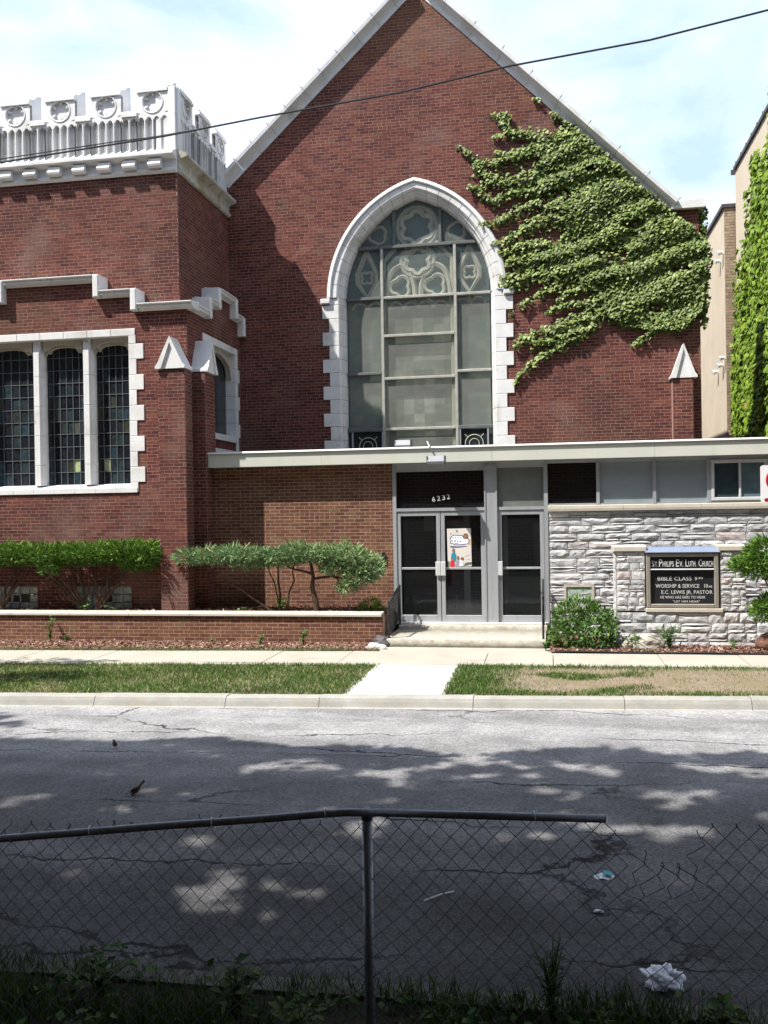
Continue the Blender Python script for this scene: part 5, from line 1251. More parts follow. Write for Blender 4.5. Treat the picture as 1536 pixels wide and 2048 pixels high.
# ---- evergreen shrubs
def pads_points(pads, dens, seed):
    rg = np.random.default_rng(seed); P = []; O = []
    for cx_, cy_, cz_, rx, ry, rz in pads:
        n = int(dens*(rx*ry+ry*rz+rx*rz)); d = unit(rg.normal(size=(n, 3))); r_ = rg.uniform(.35, 1.0, n)**.45
        lump = np.array([1+.22*mnoise.noise(Vector(v)*2.6+Vector((cx_*3, cy_, cz_*5))) for v in d])
        p = d*(r_*lump)[:, None]; P.append(np.column_stack([cx_+p[:, 0]*rx, cy_+p[:, 1]*ry, cz_+p[:, 2]*rz])); O.append(d)
    return np.concatenate(P), np.concatenate(O)
def evergreen(label, pads, stems, m, dens, seed, size=(.07, .15), up=.35, cat='shrub', spread=.75, tl=0):
    t = thing('evergreen_shrub', label, cat, loc=(0, 0, 0)); rg = np.random.default_rng(seed)
    P, O = pads_points(pads, dens, seed); n = len(P)
    ax = O*np.array([1, .9, .45])+np.array([0, 0, up])+rg.normal(0, spread*.55, (n, 3))
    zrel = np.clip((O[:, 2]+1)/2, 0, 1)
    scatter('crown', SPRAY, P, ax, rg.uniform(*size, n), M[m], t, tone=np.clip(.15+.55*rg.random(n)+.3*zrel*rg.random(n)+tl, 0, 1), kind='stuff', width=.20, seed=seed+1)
    q = np.where(O[:, 2] > .35)[0]; q = q[rg.random(len(q)) < .05]; nq = len(q)
    if nq: scatter('new_shoots', SPRAY, P[q]+np.array([0, 0, .02]), np.column_stack([rg.normal(0, .8, nq), rg.normal(-.2, .5, nq), .6+.5*rg.random(nq)]), rg.uniform(size[1]*.9, size[1]*1.7, nq), M[m], t, tone=.6+.4*rg.random(nq), kind='stuff', width=.13, seed=seed+2)
    mb = MB()
    for pts_, r_ in stems: mb.tube(pts_, [r_*(1-.55*i/(len(pts_)-1)) for i in range(len(pts_))], 7)
    mb.build('stem', M['wood'], t); return t
def wob(p0, p1, n, a, seed):
    rg = random.Random(seed); return [tuple(p0[k]+(p1[k]-p0[k])*i/n+(rg.uniform(-a, a) if 0 < i < n else 0) for k in range(3)) for i in range(n+1)]
def fan(base, tips, r, seed): return [(wob(base, t, 5, .035, seed+i), r*random.Random(seed+i).uniform(.6, 1)) for i, t in enumerate(tips)]
y0 = 16.95
hp = [(x, y0+random.uniform(-.06, .06), 1.66+random.uniform(-.03, .03), .36, .42, .19+random.uniform(-.02, .03)) for x in np.arange(-9.35, -7.7, .23)]+[(-7.85, y0, 1.58, .36, .36, .25), (-8.05, y0, 1.52, .3, .3, .22), (-9.75, y0-.1, 1.62, .36, .4, .22), (-9.65, y0-.25, 1.45, .2, .2, .22)]
b1_, b2_ = (-9.05, y0, .5), (-8.80, y0, .5)
evergreen('flat topped dark green yew with many bare branching stems, before the leaded window', hp, fan(b1_, [(-10.0, y0, 1.5), (-9.75, y0-.05, 1.5), (-9.45, y0, 1.55), (-9.2, y0+.05, 1.55), (-8.95, y0, 1.6), (-10.0, y0, 1.3)], .045, 10)+fan(b2_, [(-8.85, y0, 1.6), (-8.6, y0, 1.55), (-8.3, y0+.05, 1.5), (-8.05, y0, 1.45), (-8.45, y0-.05, 1.55)], .048, 30)+[(wob((-7.62, y0, .5), (-8.05, y0, 1.4), 4, .03, 5), .014)], 'yew', 2700, 50, size=(.07, .16), up=.55, spread=1.0, tl=.1)
hp = [(x, y0+random.uniform(-.06, .06), 1.64, .36, .42, .2) for x in np.arange(-12.6, -9.9, .25)]
evergreen('dark green clipped yew at the far left edge of the planter', hp, fan((-10.9, y0, .5), [(-11.8, y0, 1.5), (-11.2, y0, 1.5), (-10.6, y0, 1.5), (-10.2, y0, 1.5), (-10.4, y0, 1.45)], .045, 60), 'yew', 2500, 52, size=(.07, .16), up=.55, spread=1.0, tl=.1)
jp = [(x, 16.9+random.uniform(-.05, .05), 1.60+.02*math.sin(x*4), .30, .34, .13) for x in np.arange(-6.85, -4.9, .22)]+[(-5.6, 16.9, 1.52, .5, .35, .16), (-5.0, 16.9, 1.55, .4, .35, .17)]
evergreen('pale green spreading juniper with thin leaning stems, in the corner shade beside the buttress', jp, [(wob((-5.15, 16.9, .5), (-6.6, 16.9, 1.45), 6, .04, 2), .025), (wob((-5.05, 16.95, .5), (-5.1, 16.95, 1.5), 5, .02, 3), .03), (wob((-4.9, 16.9, .5), (-4.75, 16.9, 1.5), 5, .04, 4), .024), (wob((-5.0, 16.9, .5), (-5.3, 16.9, 1.45), 5, .03, 8), .02)], 'juniper', 3300, 54, size=(.06, .14), up=.3, spread=1.0, tl=.1)
jp = [(x, 16.9, 1.62+.03*math.sin(x*5), .30, .36, .15) for x in np.arange(-4.75, -3.75, .2)]+[(-3.75, 16.88, 1.55, .38, .36, .26), (-3.5, 16.85, 1.42, .36, .34, .26), (-3.3, 16.85, 1.35, .27, .3, .22), (-3.5, 16.8, 1.18, .28, .28, .14), (-3.72, 16.8, 1.02, .20, .2, .10), (-3.95, 16.85, 1.36, .3, .25, .12)]
evergreen('pale green juniper tree on one curved trunk, drooping toward the doors', jp, [([(-4.33, 16.9, .5), (-4.36, 16.9, .75), (-4.42, 16.9, 1.0), (-4.40, 16.9, 1.2), (-4.45, 16.9, 1.5)], .062), (wob((-4.40, 16.9, 1.15), (-3.7, 16.85, 1.2), 5, .03, 5), .03), (wob((-4.42, 16.9, 1.25), (-4.95, 16.9, 1.42), 5, .02, 7), .026), (wob((-4.0, 16.88, 1.2), (-3.55, 16.8, 1.0), 4, .02, 9), .016)], 'juniper', 3700, 56, size=(.06, .14), up=.3, spread=1.0, tl=.15)
evergreen('tiny dark evergreen tuft at the right end of the planter', [(-3.3, 16.95, .63, .16, .14, .14), (-3.45, 16.95, .58, .12, .1, .09), (-3.18, 16.95, .58, .11, .1, .08)], [([(-3.3, 16.95, .48), (-3.3, 16.95, .6)], .01)], 'yew', 5200, 58, size=(.05, .10), up=.6, tl=.15)
evergreen('ragged yew pruned into two green pads at the right edge beside the sign', [(3.55, 16.0, 1.62, .42, .35, .22), (3.35, 15.95, 1.42, .32, .3, .2), (3.75, 16.0, 1.35, .3, .3, .22), (3.12, 15.95, 1.44, .2, .2, .09), (3.60, 15.95, .78, .30, .28, .15), (3.42, 15.95, .66, .18, .2, .14)], fan((3.9, 16.1, .03), [(3.6, 16, 1.3), (3.4, 16, 1.3), (3.6, 15.95, .7), (3.9, 16, 1.4)], .03, 80), 'yew', 4500, 60, size=(.07, .15), up=.35, tl=.12)
# bush right of the steps
t = thing('leafy_bush', 'mixed leafy green bush growing between the right railing and the stone sign', 'bush')
P, O = pads_points([(.48, 16.5, .62, .34, .3, .24), (.75, 16.4, .45, .3, .3, .28), (.3, 16.4, .5, .28, .26, .25)], 2600, 70); n = len(P); rgx = np.random.default_rng(7)
scatter('needle_foliage', SPRAY, P, O+np.array([0, 0, .5])+rgx.normal(0, .4, (n, 3)), rgx.uniform(.06, .11, n), M['yew'], t, tone=.2+.6*rgx.random(n), kind='stuff', width=.25, seed=71)
P, O = pads_points([(.35, 16.1, .25, .38, .25, .26), (.75, 16.1, .3, .34, .25, .3), (.55, 16.05, .2, .5, .2, .2), (.15, 16.1, .3, .2, .2, .22), (.95, 16.2, .35, .14, .16, .38)], 900, 72); n = len(P)
scatter('broad_leaves', LEAF_OVAL, P, O*.8+np.array([0, 0, -.1])+rgx.normal(0, .5, (n, 3)), rgx.uniform(.06, .11, n), M['weed'], t, tone=.25+.75*rgx.random(n), kind='stuff', width=1.2, seed=73)
# ---- weeds and small plants
def weed(x, y, z, h, r, n, lbl, seed, leaf=LEAF_OVAL, m='weed', sz=(.04, .08), nm='weed_plant', wd=1.1, group=None):
    t = thing(nm, lbl, 'weed', group); rg = np.random.default_rng(seed); k = max(3, n//9); mb = MB(); P = []; A = []
    for i in range(k):
        a = rg.uniform(0, 6.28); rr = r*rg.uniform(.1, 1); hh = h*rg.uniform(.55, 1); tip = (x+rr*math.cos(a), y+rr*math.sin(a)*.6, z+hh)
        ps_ = [(x+rr*.3*math.cos(a)*f*2*(.5+.5*f), y+rr*.6*math.sin(a)*f*f, z+hh*f) for f in (0, .33, .66)]+[tip]; mb.tube(ps_, [.004, .004, .003, .002], 4)
        for j in range(max(2, n//k)):
            f = rg.uniform(.2, 1); q = (1-f); P.append((x+(tip[0]-x)*f*f, y+(tip[1]-y)*f*f, z+hh*f)); an_ = rg.uniform(0, 6.28); A.append((math.cos(an_), math.sin(an_), rg.uniform(-.2, .6)))
    mb.build('stems', M['weed'], t); P = np.array(P); A = np.array(A); nn = len(P)
    scatter('leaves', leaf, P, A, rg.uniform(*sz, nn), M[m], t, width=wd, seed=seed, tone=rg.random(nn), normal=np.column_stack([rg.normal(0, .3, nn), rg.normal(-.3, .3, nn), np.ones(nn)])); return t
weed(-9.45, 16.3, 0, .50, .16, 70, 'leafy weed climbing the left part of the planter wall', 1)
weed(-9.1, 16.25, 0, .2, .16, 30, 'low weed just right of the tall climbing weed at the left', 2)
weed(-5.25, 16.25, 0, .2, .16, 34, 'small weed at the foot of the middle of the planter wall', 3)
weed(-4.42, 16.2, 0, .30, .17, 60, 'bushy weed at the planter wall below the juniper trunk', 4)
weed(-6.2, 16.3, 0, .13, .12, 20, 'tiny weed at the planter wall foot below the buttress', 5)
weed(-9.0, 16.8, .5, .22, .26, 60, 'pale leafed plant between the yew stems by the basement window', 6, sz=(.04, .07))
weed(-8.45, 16.85, .5, .18, .2, 36, 'pale leafed plant before the right side of the basement window', 7)
weed(-5.0, 16.85, .5, .42, .28, 36, 'large leafed plant among the thin juniper stems', 8, sz=(.07, .12))
weed(-5.75, 16.8, .5, .16, .2, 26, 'small bright plant in the planter corner shade', 9)
weed(1.95, 16.1, .02, .42, .24, 150, 'feathery green weed before the stone sign base', 10, leaf=BLADE, sz=(.10, .2), wd=.12)
weed(1.35, 16.0, .02, .3, .3, 110, 'straggly grass weed at the left foot of the stone sign', 11, leaf=BLADE, sz=(.10, .18), wd=.12)
weed(2.95, 16.1, .02, .28, .14, 34, 'small pale weed under the right pier of the stone sign', 12)
weed(.98, 16.22, .02, .75, .10, 80, 'tall pale vine against the left pier of the stone sign', 13, sz=(.04, .07))
weed(-.1, 15.95, .0, .22, .22, 60, 'low creeping weed at the right end of the bottom step', 14)
# ---- lawns
def lawn(name, x0, x1, fa_, fb_, dens_fn, n, seed, hmax=.055, tone_fn=None, z=-.005, label=None):
    rg = np.random.default_rng(seed); x = rg.uniform(x0, x1, n); f = rg.random(n)
    ya = np.array([fa_(v) for v in x]); yb = np.array([fb_(v) for v in x]); y = ya+(yb-ya)*f; e = rg.normal(0, .03, n)
    d = dens_fn(x, y, f); k = rg.random(n) < d; x, y, f, d = x[k], y[k], f[k], d[k]; m_ = len(x)
    ax = np.column_stack([rg.normal(0, .5, m_), rg.normal(0, .5, m_), np.ones(m_)])
    tone = tone_fn(x, y, f, rg) if tone_fn else rg.random(m_)
    o = scatter(name, BLADE, np.column_stack([x, y, np.full(m_, z)]), ax, rg.uniform(.4, 1, m_)*hmax*(.6+.4*d), M['grass'], None, tone=tone, kind='stuff', width=rg.uniform(.12, .2, m_)*1.2, seed=seed+1)
    props(o, label, 'grass', kind='stuff'); return o
def nse(x, y, s, o): return np.array([mnoise.noise(Vector((a*s, b*s*1.5, o))) for a, b in zip(x, y)])
# left lawn: full grass, dry in patches
def tl_(x, y, f, rg): return np.clip(.30+.25*rg.normal(size=len(x))+.55*np.clip(nse(x, y, .8, 3)+.12-.22*(x > -5.5), 0, 1)+(rg.random(len(x)) < .10)*.5, 0, 1)
lawn('grass', -12.5, px0+.05, kf, lambda x: wf(x)+.0, lambda x, y, f: np.clip(.95+nse(x, y, 1.1, 1)*.5, .3, 1)*np.where(x > px0-.12, .8, 1), 62000, 91, .075, tl_, label='green lawn strip with dry patches left of the entrance path')
edge_ = lambda x, y, f: np.clip(np.exp(-((x-px1)/.75)**2*1.0)*1.1+np.clip(1-f*5.5, 0, 1)*.7+np.clip((f-.84)*6, 0, 1)*.8+np.clip(nse(x, y, 1.3, 9)-.12, 0, 1)*2.2*np.exp(-((x-.2)/1.6)**2)+.04, 0, 1)
lawn('grass', px1-.05, 6.0, kf, lambda x: wf(x)+.0, edge_, 60000, 93, .075, lambda x, y, f, rg: np.clip(.25+.25*rg.normal(size=len(x))+(rg.random(len(x)) < .12)*.5, 0, 1), label='thin grass fringing the bare dry ground right of the entrance path')
dry = lawn('dry_grass', px1+.3, 6.0, lambda x: kf(x)+.1, lambda x: wf(x)-.1, lambda x, y, f: np.full(len(x), .8), 9000, 95, .03, lambda x, y, f, rg: .85+.15*rg.random(len(x)), label='dead straw coloured grass lying on the bare ground right of the entrance path')
lawn('grass', -12, -2.95, lambda x: wb(x)-.05, lambda x: wb(x)+.42, lambda x, y, f: np.clip(1-f*1.2+nse(x, y, 1.7, 4)*1.2, 0, 1), 15000, 97, .06, None, .01, 'ragged grass edging the mulch below the planter wall')
lawn('grass', -.1, 6, lambda x: wb(x)+.03, lambda x: wb(x)+.35, lambda x, y, f: np.clip(.25-f*.5+nse(x, y, 1.7, 6)*1.1+np.exp(-((x-1.3)/.8)**2)*.4, 0, 1), 9000, 98, .07, None, .01, 'sparse grass in the mulch bed below the stone sign')
# mulch chips
def chips(name, x0, x1, fa_, fb_, z, n, seed, label):
    rg = np.random.default_rng(seed); x = rg.uniform(x0, x1, n); f = rg.random(n); y = np.array([fa_(v) for v in x])*(1-f)+np.array([fb_(v) for v in x])*f
    ax = np.column_stack([rg.normal(size=n), rg.normal(size=n), rg.normal(0, .25, n)]); tv = (np.array([(-.5, 0, 0), (.5, 0, 0), (.4, 1, .15), (-.45, .9, .1)]), np.array([(0, 1, 2), (0, 2, 3)]))
    o = scatter(name, tv, np.column_stack([x, y, z+.03*rg.random(n)]), ax, rg.uniform(.02, .06, n), M['mulch'], None, kind='stuff', width=rg.uniform(.25, .6, n), seed=seed+1, normal=np.column_stack([rg.normal(0, .4, n), rg.normal(0, .4, n), np.ones(n)])); props(o, label, 'mulch', kind='stuff')
chips('mulch', -12, -2.95, lambda x: wb(x)+.05, lambda x: 16.42, .01, 9000, 101, 'reddish bark mulch between the sidewalk and the planter wall')
chips('mulch', -12.5, -3.05, lambda x: 16.78, lambda x: 17.7, .53, 7000, 103, 'bark mulch on top of the raised planter')
chips('mulch', 0, 6, lambda x: wb(x)+.05, lambda x: 16.5, .02, 9000, 105, 'red bark mulch bed below the stone sign')

# ================================================================== FOREGROUND FENCE
fc = thing('chain_link_fence', 'dark chain link fence with a bent top rail in the near foreground', 'fence')
def T_(nm, pts_, r_, m, n=10, sm=True): mb = MB(); mb.tube(pts_, r_, n); return mb.build(nm, M[m], fc, smooth=sm)
T_('top_rail', [(-3.6, 4.03, .80), (-2.597, 4.02, .905), (-1.84, 4.01, .999), (-1.25, 4, 1.068), (-1.02, 4, 1.097), (-.90, 4, 1.109), (-.78, 4, 1.112)], .0185, 'galv', 12)
T_('top_rail', [(-.80, 4, 1.1125), (-.3, 4, 1.12), (.212, 4, 1.128)], .0178, 'galv', 12)
T_('post', [(-.822, 4.035, -.3), (-.822, 4.035, 1.09)], .0235, 'galv', 12); T_('post_cap', [(-.822, 4.035, 1.07), (-.822, 4.035, 1.10), (-.822, 4.03, 1.125)], [.027, .026, .012], 'galv', 10)
T_('rail_end', [(.213, 4, 1.1285), (.2145, 4, 1.1285)], .0150, 'black', 12)
T_('post', [(-4.4, 4.05, -.3), (-4.4, 4.05, .8)], .0235, 'galv', 12); T_('post', [(2.75, 4.05, -.3), (2.75, 4.05, 1.15)], .0235, 'galv', 12)
for x, z in ((-2.13, .97), (-1.53, 1.035), (-1.0, 1.10), (-.08, 1.124)):
    T_('tie_wire', [(x-.012+.024*k/14, 4+.0235*math.cos(k*2*math.pi/14), z+.0235*math.sin(k*2*math.pi/14)) for k in range(15)], .0022, 'tie', 5)
PD = .093; HW = PD/2
def ztop(x):
    if x < -.8: return np.interp(x, [-3.6, -2.6, -1.84, -1.0, -.8], [.80+.02, .905+.025, 1.0+.01, 1.075, 1.085])
    if x < .25: return 1.10
    return float(np.interp(x, [.25, .40, .47, .56, .58, .8, 3], [1.05, .99, .955, .96, 1.085, 1.09, 1.07]))
rgf = random.Random(3); i = 0; x = -3.4
warp = lambda x, z: (.012*math.sin(z*3.1+x*1.3)+.008*math.sin(z*7+x*5), .012*math.sin(x*2.1+z)+.010*math.sin(x*5.2+z*2.2))
while x < 2.7:
    pts_ = []; zt = ztop(x)+rgf.uniform(-.01, .012); z = -.06; k = i % 2; j = 0
    while z < zt+HW*.5:
        s = 1 if ((j+i) % 2 == 0) else -1
        wx, wz = warp(x, z); g_ = .985
        if x > .28 and x < .62 and z > .80: wx += .03*math.sin(z*25+x*9); wz -= .03
        pts_.append((x+s*HW*g_*.5*(1 if True else 0)+wx, 4.022+.0045*(-1)**j*0+ (.003 if j % 2 else -.003), z+wz))
        z += HW; j += 1
    # finish: short hooked end above
    wx, wz = warp(x, z); pts_.append((pts_[-1][0]+rgf.uniform(-.012, .012), 4.022, pts_[-1][2]+.014))
    mb = MB(); mb.tube(pts_, .0022, 4); mb.build('wire', M['wire'], fc)
    x += HW; i += 1
# note: neighbouring wires are mirrored so they hook each other
# ================================================================== FOREGROUND WEEDS
rg = np.random.default_rng(210); n = 26000
x = rg.uniform(-4.2, 2.6, n); y = rg.uniform(2.9, 4.72, n); nn = nse(x, y, 1.5, 12); k = rg.random(n) < np.clip(.55+nn*1.1, .08, 1); x, y, nn = x[k], y[k], nn[k]; m_ = len(x)
hgt = np.clip(.07+.13*np.clip(nn+.25, 0, 1)+.05*rg.random(m_), .04, .30)*np.where(y > 4.55, .8, 1)
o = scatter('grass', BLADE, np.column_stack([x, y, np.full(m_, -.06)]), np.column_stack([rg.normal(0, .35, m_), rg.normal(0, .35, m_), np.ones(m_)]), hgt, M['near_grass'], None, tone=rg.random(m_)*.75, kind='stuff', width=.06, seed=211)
props(o, 'rank dark grass along the foot of the chain link fence', 'grass', kind='stuff')
n = 5200; x = rg.uniform(-4.2, 2.4, n); y = rg.uniform(3.0, 4.68, n); nn = nse(x, y, 1.9, 22); k = rg.random(n) < np.clip(nn*1.8+.35, 0, 1); x, y, nn = x[k], y[k], nn[k]; m_ = len(x)
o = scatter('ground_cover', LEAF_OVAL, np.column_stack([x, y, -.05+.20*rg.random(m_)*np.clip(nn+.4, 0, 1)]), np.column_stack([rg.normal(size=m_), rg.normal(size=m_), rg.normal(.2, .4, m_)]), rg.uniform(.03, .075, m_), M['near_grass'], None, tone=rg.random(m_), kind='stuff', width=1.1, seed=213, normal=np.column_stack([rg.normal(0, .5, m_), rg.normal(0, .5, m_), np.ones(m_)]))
props(o, 'low broad leaved ground cover in the shade by the fence', 'ground cover', kind='stuff')
fw = [(-.02, 4.45, .52, .13, 260, 'tall feathery weed growing right of the fence post'), (.20, 4.35, .26, .12, 70, 'second tall weed, right of the tallest one beyond the mesh'), (-1.55, 4.3, .34, .22, 110, 'bushy weed below the bent rail, left of centre'), (-1.15, 4.1, .30, .2, 110, 'broad leaved weed just left of the fence post'),
      (-2.3, 4.4, .28, .22, 100, 'leafy weed near the left edge beyond the mesh'), (-.55, 4.3, .26, .15, 80, 'yellowish weed at the right side of the fence post foot'), (.75, 4.5, .2, .2, 80, 'low weed below the plastic bag beyond the fence'), (1.2, 4.4, .2, .2, 70, 'low weed at the far right below the fence')]
for i, (x, y, h, r_, n_, lb) in enumerate(fw):
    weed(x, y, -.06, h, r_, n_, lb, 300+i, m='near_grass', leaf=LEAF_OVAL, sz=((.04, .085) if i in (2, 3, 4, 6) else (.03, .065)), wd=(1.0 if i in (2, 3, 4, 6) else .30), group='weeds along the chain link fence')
# ================================================================== LITTER
def crumple(name, cx_, cy_, cz_, rx, ry, rz, seed, m, lbl, cat, n=34, amp=.5):
    V = []; F = []
    for i in range(n+1):
        th = math.pi*i/n
        for j in range(n):
            ph = 2*math.pi*j/n; d = Vector((math.sin(th)*math.cos(ph), math.sin(th)*math.sin(ph), math.cos(th)))
            q = mnoise.noise(d*2.2+Vector((seed, 0, 0)))*amp+abs(mnoise.noise(d*6+Vector((0, seed, 0))))*amp*.7+mnoise.noise(d*14+Vector((0, 0, seed)))*amp*.25
            r_ = 1+q; V.append((cx_+d.x*rx*r_, cy_+d.y*ry*r_, cz_+max(-.9, d.z*r_)*rz))
    for i in range(n):
        for j in range(n): F.append((i*n+j, i*n+(j+1) % n, (i+1)*n+(j+1) % n, (i+1)*n+j))
    o = fast(name, V, F, M[m]); props(o, lbl, cat); return o
crumple('plastic_bag', .563, 5.13, ZR+.04, .085, .075, .048, 4, 'bag', 'crumpled white plastic bag with brown print on the shaded road by the near kerb', 'plastic bag', amp=.6)
t = thing('crushed_cup', 'small flattened white and teal cup on the road beyond the fence', 'litter')
mb = MB(); P = [(.33+.072*math.cos(a), 6.52+.05*math.sin(a)) for a in np.linspace(0, 6.28, 15)[:-1]]
mb.add([(p, q, ZR+.025+.008*math.sin(i*2)) for i, (p, q) in enumerate(P)]+[(.33, 6.52, ZR+.045)], [(i, (i+1) % 14, 14) for i in range(14)]); mb.build('rim', M['paper'], t)
mb = MB(); mb.add([(.32, 6.49, ZR+.052), (.39, 6.50, ZR+.046), (.385, 6.55, ZR+.05), (.33, 6.55, ZR+.058)], [(0, 1, 2, 3)]); mb.build('print', M['teal'], t)
mb = MB(); mb.tube([(-.845, 5.97, ZR+.022), (-.75, 6.06, ZR+.03), (-.666, 6.135, ZR+.025)], .0055, 6); props(mb.build('drinking_straw', M['straw']), 'pale thin straw lying on the dark road right of the fence post', 'straw')
crumple('paper_scrap', .265, 5.97, ZR+.02, .03, .012, .008, 7, 'paper', 'tiny white paper scrap on the road between the cup and the bag', 'litter', n=10)
# ---- birds
def bird(x, y, yaw, sc, lbl, up=0.0):
    """one continuous body; bill, wings, tail and legs are parts"""
    t = thing('sparrow', lbl, 'bird', 'small brown birds standing on the road'); z0 = ZR+.03
    def W(a, b, c): ca, sa = math.cos(yaw), math.sin(yaw); return (x+sc*(a*ca-b*sa), y+sc*(a*sa+b*ca), z0+sc*c)
    secs = [(-.062, .040, .004, .006), (-.050, .046, .014, .014), (-.028, .055, .026, .027), (.0, .064, .032, .034), (.024, .078, .029, .032), (.040, .098, .020, .022), (.050, .112, .0195, .020), (.063, .120, .0185, .0185), (.076, .119, .012, .012), (.082, .117, .004, .004)]
    V = []; n = 12
    for a, c, ry, rz in secs:
        for j in range(n): q = 2*math.pi*j/n; V.append(W(a, ry*math.cos(q), c+up*a+rz*math.sin(q)))
    F = [(i*n+j, i*n+(j+1) % n, (i+1)*n+(j+1) % n, (i+1)*n+j) for i in range(len(secs)-1) for j in range(n)]
    fast('body', V, F, M['feather'], t, tone=[.9 if math.sin(2*math.pi*(f[0] % n)/n) < -.2 else .45 for f in F], smooth=True)
    def mbp(nm, vs, fs, m='feather', tn=.1): mb = MB(); mb.add([W(*v) for v in vs], fs, tn); mb.build(nm, M[m], t)
    mbp('tail', [(-.055, -.009, .045), (-.055, .009, .045), (-.12, .014, .030), (-.12, -.014, .030), (-.055, 0, .040), (-.12, 0, .025)], [(0, 1, 2, 3), (0, 3, 5, 4), (1, 4, 5, 2)])
    mbp('bill', [(.080, -.004, .120), (.080, .004, .120), (.096, 0, .114), (.080, 0, .112)], [(0, 1, 2), (1, 3, 2), (3, 0, 2), (0, 3, 1)], 'straw')
    for s in (-1, 1):
        mbp('wing', [(.025, s*.030, .085), (.01, s*.034, .064), (-.03, s*.030, .055), (-.075, s*.012, .042), (-.04, s*.022, .072), (0, s*.028, .092)], [(0, 1, 2, 3, 4, 5)], tn=.0)
        mb = MB(); mb.tube([W(.0, s*.011, .045), W(-.004, s*.012, .018), W(.004, s*.012, -.024)], .0022*sc, 5)
        for q in (-.5, 0, .5): mb.tube([W(.004, s*.012, -.024), W(.004+.016*math.cos(q), s*.012+.016*math.sin(q), -.027)], .0016*sc, 4)
        mb.tube([W(.004, s*.012, -.024), W(-.008, s*.012, -.027)], .0016*sc, 4); mb.build('leg', M['straw'], t)
        mb = MB(); mb.tube([W(.068, s*.0165, .123), W(.068, s*.0185, .123)], .0028*sc, 6); mb.build('eye', M['black'], t)
bird(-4.67, 9.33, R(-75), .78, 'small brown bird standing upright on the road, the farther one near the shade edge', .15)
bird(-3.70, 7.80, R(25), .88, 'small brown bird standing sideways on the road, the nearer one', .35)
# ================================================================== SHADE TREES (unseen; some cast the street's shade, others are added to block sky)
def seen(P, margin=.06):
    F = SC.camera.matrix_world.to_3x3(); cr, cu, cf_ = np.array(F.col[0]), np.array(F.col[1]), -np.array(F.col[2])
    q = P-np.array([0, 0, H]); d = q@cf_; u = (q@cr)/np.maximum(d, 1e-6)*FPX/768; v = (q@cu)/np.maximum(d, 1e-6)*FPX/1024
    return (d > 0) & (np.abs(u) < 1+margin) & (v < 1+margin) & (v > -1-margin)
def shade_tree(label, trunk, blobs, dens, seed, size=(.13, .22), limit=None):
    t = thing('shade_tree', label, 'tree'); mb = MB(); b = trunk[0]; mb.tube(trunk, [.26, .22, .18, .13][:len(trunk)], 10)
    for i, (cx_, cy_, cz_, rx, ry, rz) in enumerate(blobs): mb.tube(wob(trunk[-1], (cx_, cy_, cz_), 5, .12, seed+i), [.10, .08, .06, .045, .03, .02], 6)
    mb.build('trunk', M['bark'], t); rg = np.random.default_rng(seed); P = []
    for cx_, cy_, cz_, rx, ry, rz in blobs:
        n = int(dens*rx*ry*3.14); d = unit(rg.normal(size=(n, 3)))*(rg.random(n)**.4)[:, None]; P.append(np.column_stack([cx_+d[:, 0]*rx, cy_+d[:, 1]*ry, cz_+d[:, 2]*rz]))
    P = np.concatenate(P)
    if limit is not None:      # the crown ends where its shade ends on the road
        gx, gy = P[:, 0]+.549*(P[:, 2]-ZR), P[:, 1]+.392*(P[:, 2]-ZR); P = P[limit(gx, gy, rg)]
    P = P[~seen(P)]
    n = len(P); scatter('crown', LEAF_OVAL, P, rg.normal(size=(n, 3)), rg.uniform(*size, n), M['tree'], t, width=1.3, seed=seed+1, kind='stuff', tone=rg.random(n), normal=np.column_stack([rg.normal(0, .5, n), rg.normal(0, .5, n), np.ones(n)])); return t
def lim1(gx, gy, rg):
    e = 9.75+.12*np.sin(gx*1.3)+.10*np.sin(gx*3.1+1)+.02*gx
    k = (gy < e) & ~((gx > -8) & (gy > 12))
    return k & holes(gx, gy, rg)
HOLES = ((-3.55, 7.35, .30), (-3.0, 8.55, .20), (-1.55, 8.75, .26), (-2.05, 5.9, .34), (-2.2, 6.3, .24), (-2.5, 5.7, .22), (-.42, 6.15, .22), (.3, 7.6, .34), (-1.3, 7.1, .3), (1.2, 8.5, .4), (.9, 7.4, .3), (-2.75, 6.9, .26), (-4.7, 7.6, .3), (-.2, 8.6, .25), (-.4, 7.2, .22), (-1.9, 5.55, .2), (-3.4, 6.0, .25), (1.9, 7.9, .3), (-2.6, 9.0, .22), (.4, 9.1, .3), (2.0, 9.2, .3), (-5.6, 8.6, .2), (-3.9, 9.3, .16), (-.9, 9.2, .22), (-5.2, 6.9, .25), (.9, 6.4, .2), (-1.3, 8.0, .18), (.2, 8.3, .2), (1.5, 9.35, .25), (-3.1, 7.9, .2), (-4.2, 8.35, .16), (-2.0, 7.6, .16), (2.3, 8.5, .25), (1.6, 7.3, .2))
hr = random.Random(12); HOLES = list(HOLES)+[(a+hr.gauss(0, .35), b+hr.gauss(0, .22), hr.uniform(.08, .18)) for a, b, c in HOLES for _ in range(5)]
def holes(gx, gy, rg):
    k = np.ones(len(gx), bool)
    for cx_, cy_, r_ in HOLES: d = np.hypot((gx-cx_)/1.3, (gy-cy_)); k &= ~((d < r_) & (rg.random(len(gx)) < .96))
    return k
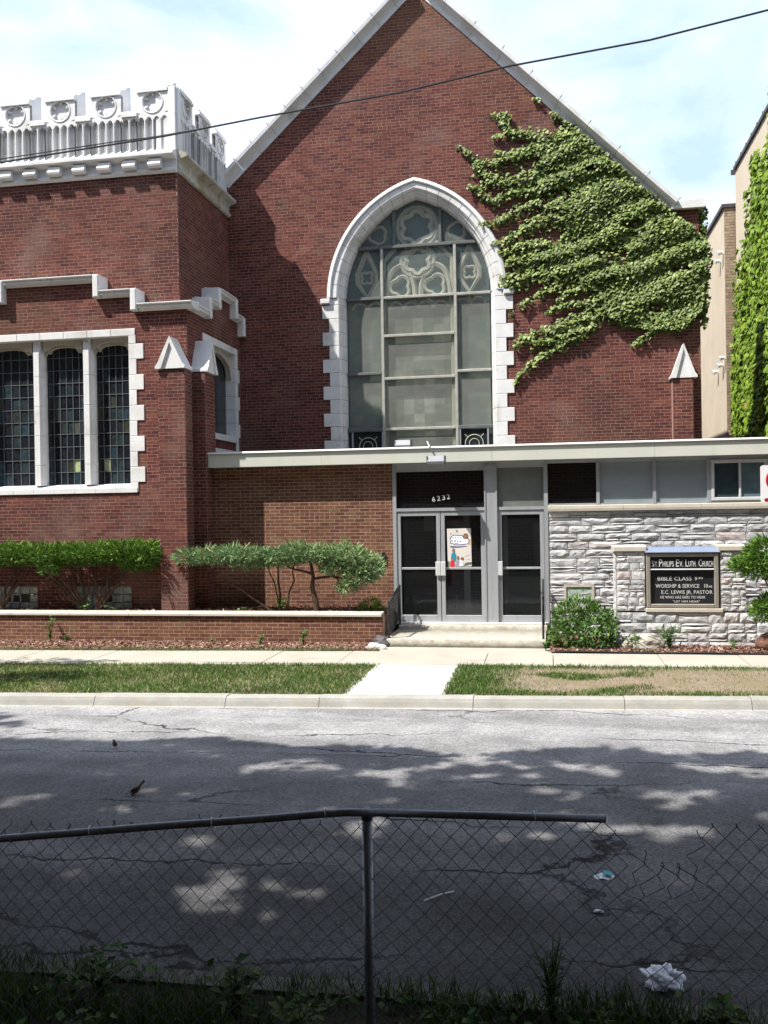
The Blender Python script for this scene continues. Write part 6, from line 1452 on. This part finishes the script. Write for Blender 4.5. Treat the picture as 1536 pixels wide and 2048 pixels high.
bl = [(x_+random.uniform(-.4, .4), y_+random.uniform(-.4, .4), z_, 1.7, 1.6, 1.0) for x_, y_, z_ in
      [(-10.5, 5.5, 9.5), (-8.3, 5.7, 9.3), (-6.3, 5.5, 9.6), (-4.2, 5.7, 9.4), (-2.2, 5.4, 9.7), (-.2, 5.6, 9.5), (1.8, 5.4, 9.5),
       (-10.8, 4.8, 8.6), (-8.7, 5.0, 8.2), (-6.5, 4.7, 8.4), (-4.4, 5.0, 8.3), (-2.4, 4.8, 8.5), (-.4, 5.0, 8.6), (1.2, 5.4, 9.0),
       (-10.2, 2.8, 7.8), (-8.0, 2.9, 7.4), (-5.9, 2.7, 7.3), (-3.9, 3.0, 7.2), (-1.8, 2.8, 7.3), (.3, 3.0, 7.5), (-9.2, .8, 7), (-7.0, .9, 6.8), (-4.8, .8, 6.6), (-2.7, .9, 6.6), (-.6, .8, 6.8), (1.4, 1.0, 7), (-6, -1.4, 6.5), (-3.5, -1.4, 6.3), (-1, -1.3, 6.4), (1.4, -1.4, 6.6)]]
shade_tree('large street tree outside the frame that shades the road and the fence', [(-4.6, 1.2, -.2), (-4.55, 1.25, 2.2), (-4.5, 1.3, 4.2), (-4.3, 1.6, 5.4)], bl, 330, 501, limit=lim1)
shade_tree('street tree beyond the left edge that shades the left end of the lawn', [(-17.5, 8.5, -.2), (-17.4, 8.6, 3), (-17.2, 8.8, 6)], [(-13.2, 10.7, 8.5, 1.3, .42, .4), (-12.2, 10.95, 8.5, .6, .14, .25), (-12.6, 9.3, 8.5, 1.1, .6, .3), (-11.9, 9.7, 8.5, .5, .2, .2), (-15.5, 9.2, 8.4, 1.2, 1.0, .5), (-17.0, 8.5, 8, 2, 1.6, 1)], 110, 520)

far = []  # unseen crowns added on the right to keep sky light off the facade
for i in range(9):
    cx_ = 6.5+i*4.2; far.append((cx_, 4.5+(i % 2)*.8, 10.5, 3.0, 2.8, 3.8))
shade_tree('added tree outside the frame to the right, blocking sky light', [(12, 2.5, -.2), (12, 2.6, 3), (12, 2.8, 6)], far[:5], 130, 540, size=(.25, .4))
shade_tree('farther added tree outside the frame to the right, blocking sky light', [(28, 2.5, -.2), (28, 2.6, 3), (28, 2.8, 6)], far[5:], 130, 541, size=(.25, .4))
shade_tree('added tree outside the frame to the left of the shading tree, blocking sky light', [(-20, 2, -.2), (-20, 2, 3), (-20, 2, 6)], [(-15.5-4.2*i, 4.3+(i % 2)*.7, 10.5, 3.0, 2.6, 3.6) for i in range(6)], 130, 542, size=(.25, .4))  # added on the left to cut sky light reaching the church front
shade_tree('added tall tree crown high above the viewer, blocking sky light', [(1.5, -3.5, -.2), (1.5, -3.5, 4), (1.4, -3.3, 8)], [(-9+4*i, 1.0+(i % 2)*1.5, 11.5, 2.8, 3.0, 2.4) for i in range(5)], 160, 543, size=(.22, .36), limit=lim1)  # unseen crown added overhead to hold back ambient sky light
hb = thing('sky_blocking_house', 'added brick house behind the viewer that blocks sky light from the church', 'house')  # unseen block added to shut out sky light behind the camera
part('wall', M['brick_new'], hb, None, (-34, 34, -16, -6, -.1, 12.5)); part('added_roof_slab', M['roof'], hb, None, (-34.2, 34.2, -16.2, -5.8, 12.51, 12.8))  # wall and roof of the added sky blocking house
for i in range(9): part('window', M['glass_grey'], hb, None, (-26+i*6, -24.4+i*6, -5.99, -5.95, 1.2, 2.9), (-26+i*6, -24.4+i*6, -5.99, -5.95, 5, 6.7))  # windows of the added sky blocking house

def lim2(gx, gy, rg): return ((gy < 9.55) | (gx > 9) | (gx < -14)) & holes(gx, gy, rg)
shade_tree('tallest added tree outside the frame, whose high crown blocks sky light along the street', [(6.5, -2, -.2), (6.5, -2, 6), (6.3, -1.8, 10)], [(-28+5*i, .2+(i % 2)*2.2, 13.5, 3.4, 3.4, 3.2) for i in range(13)], 90, 560, size=(.35, .55), limit=lim2)  # high canopy added to deepen facade shade by hiding more sky
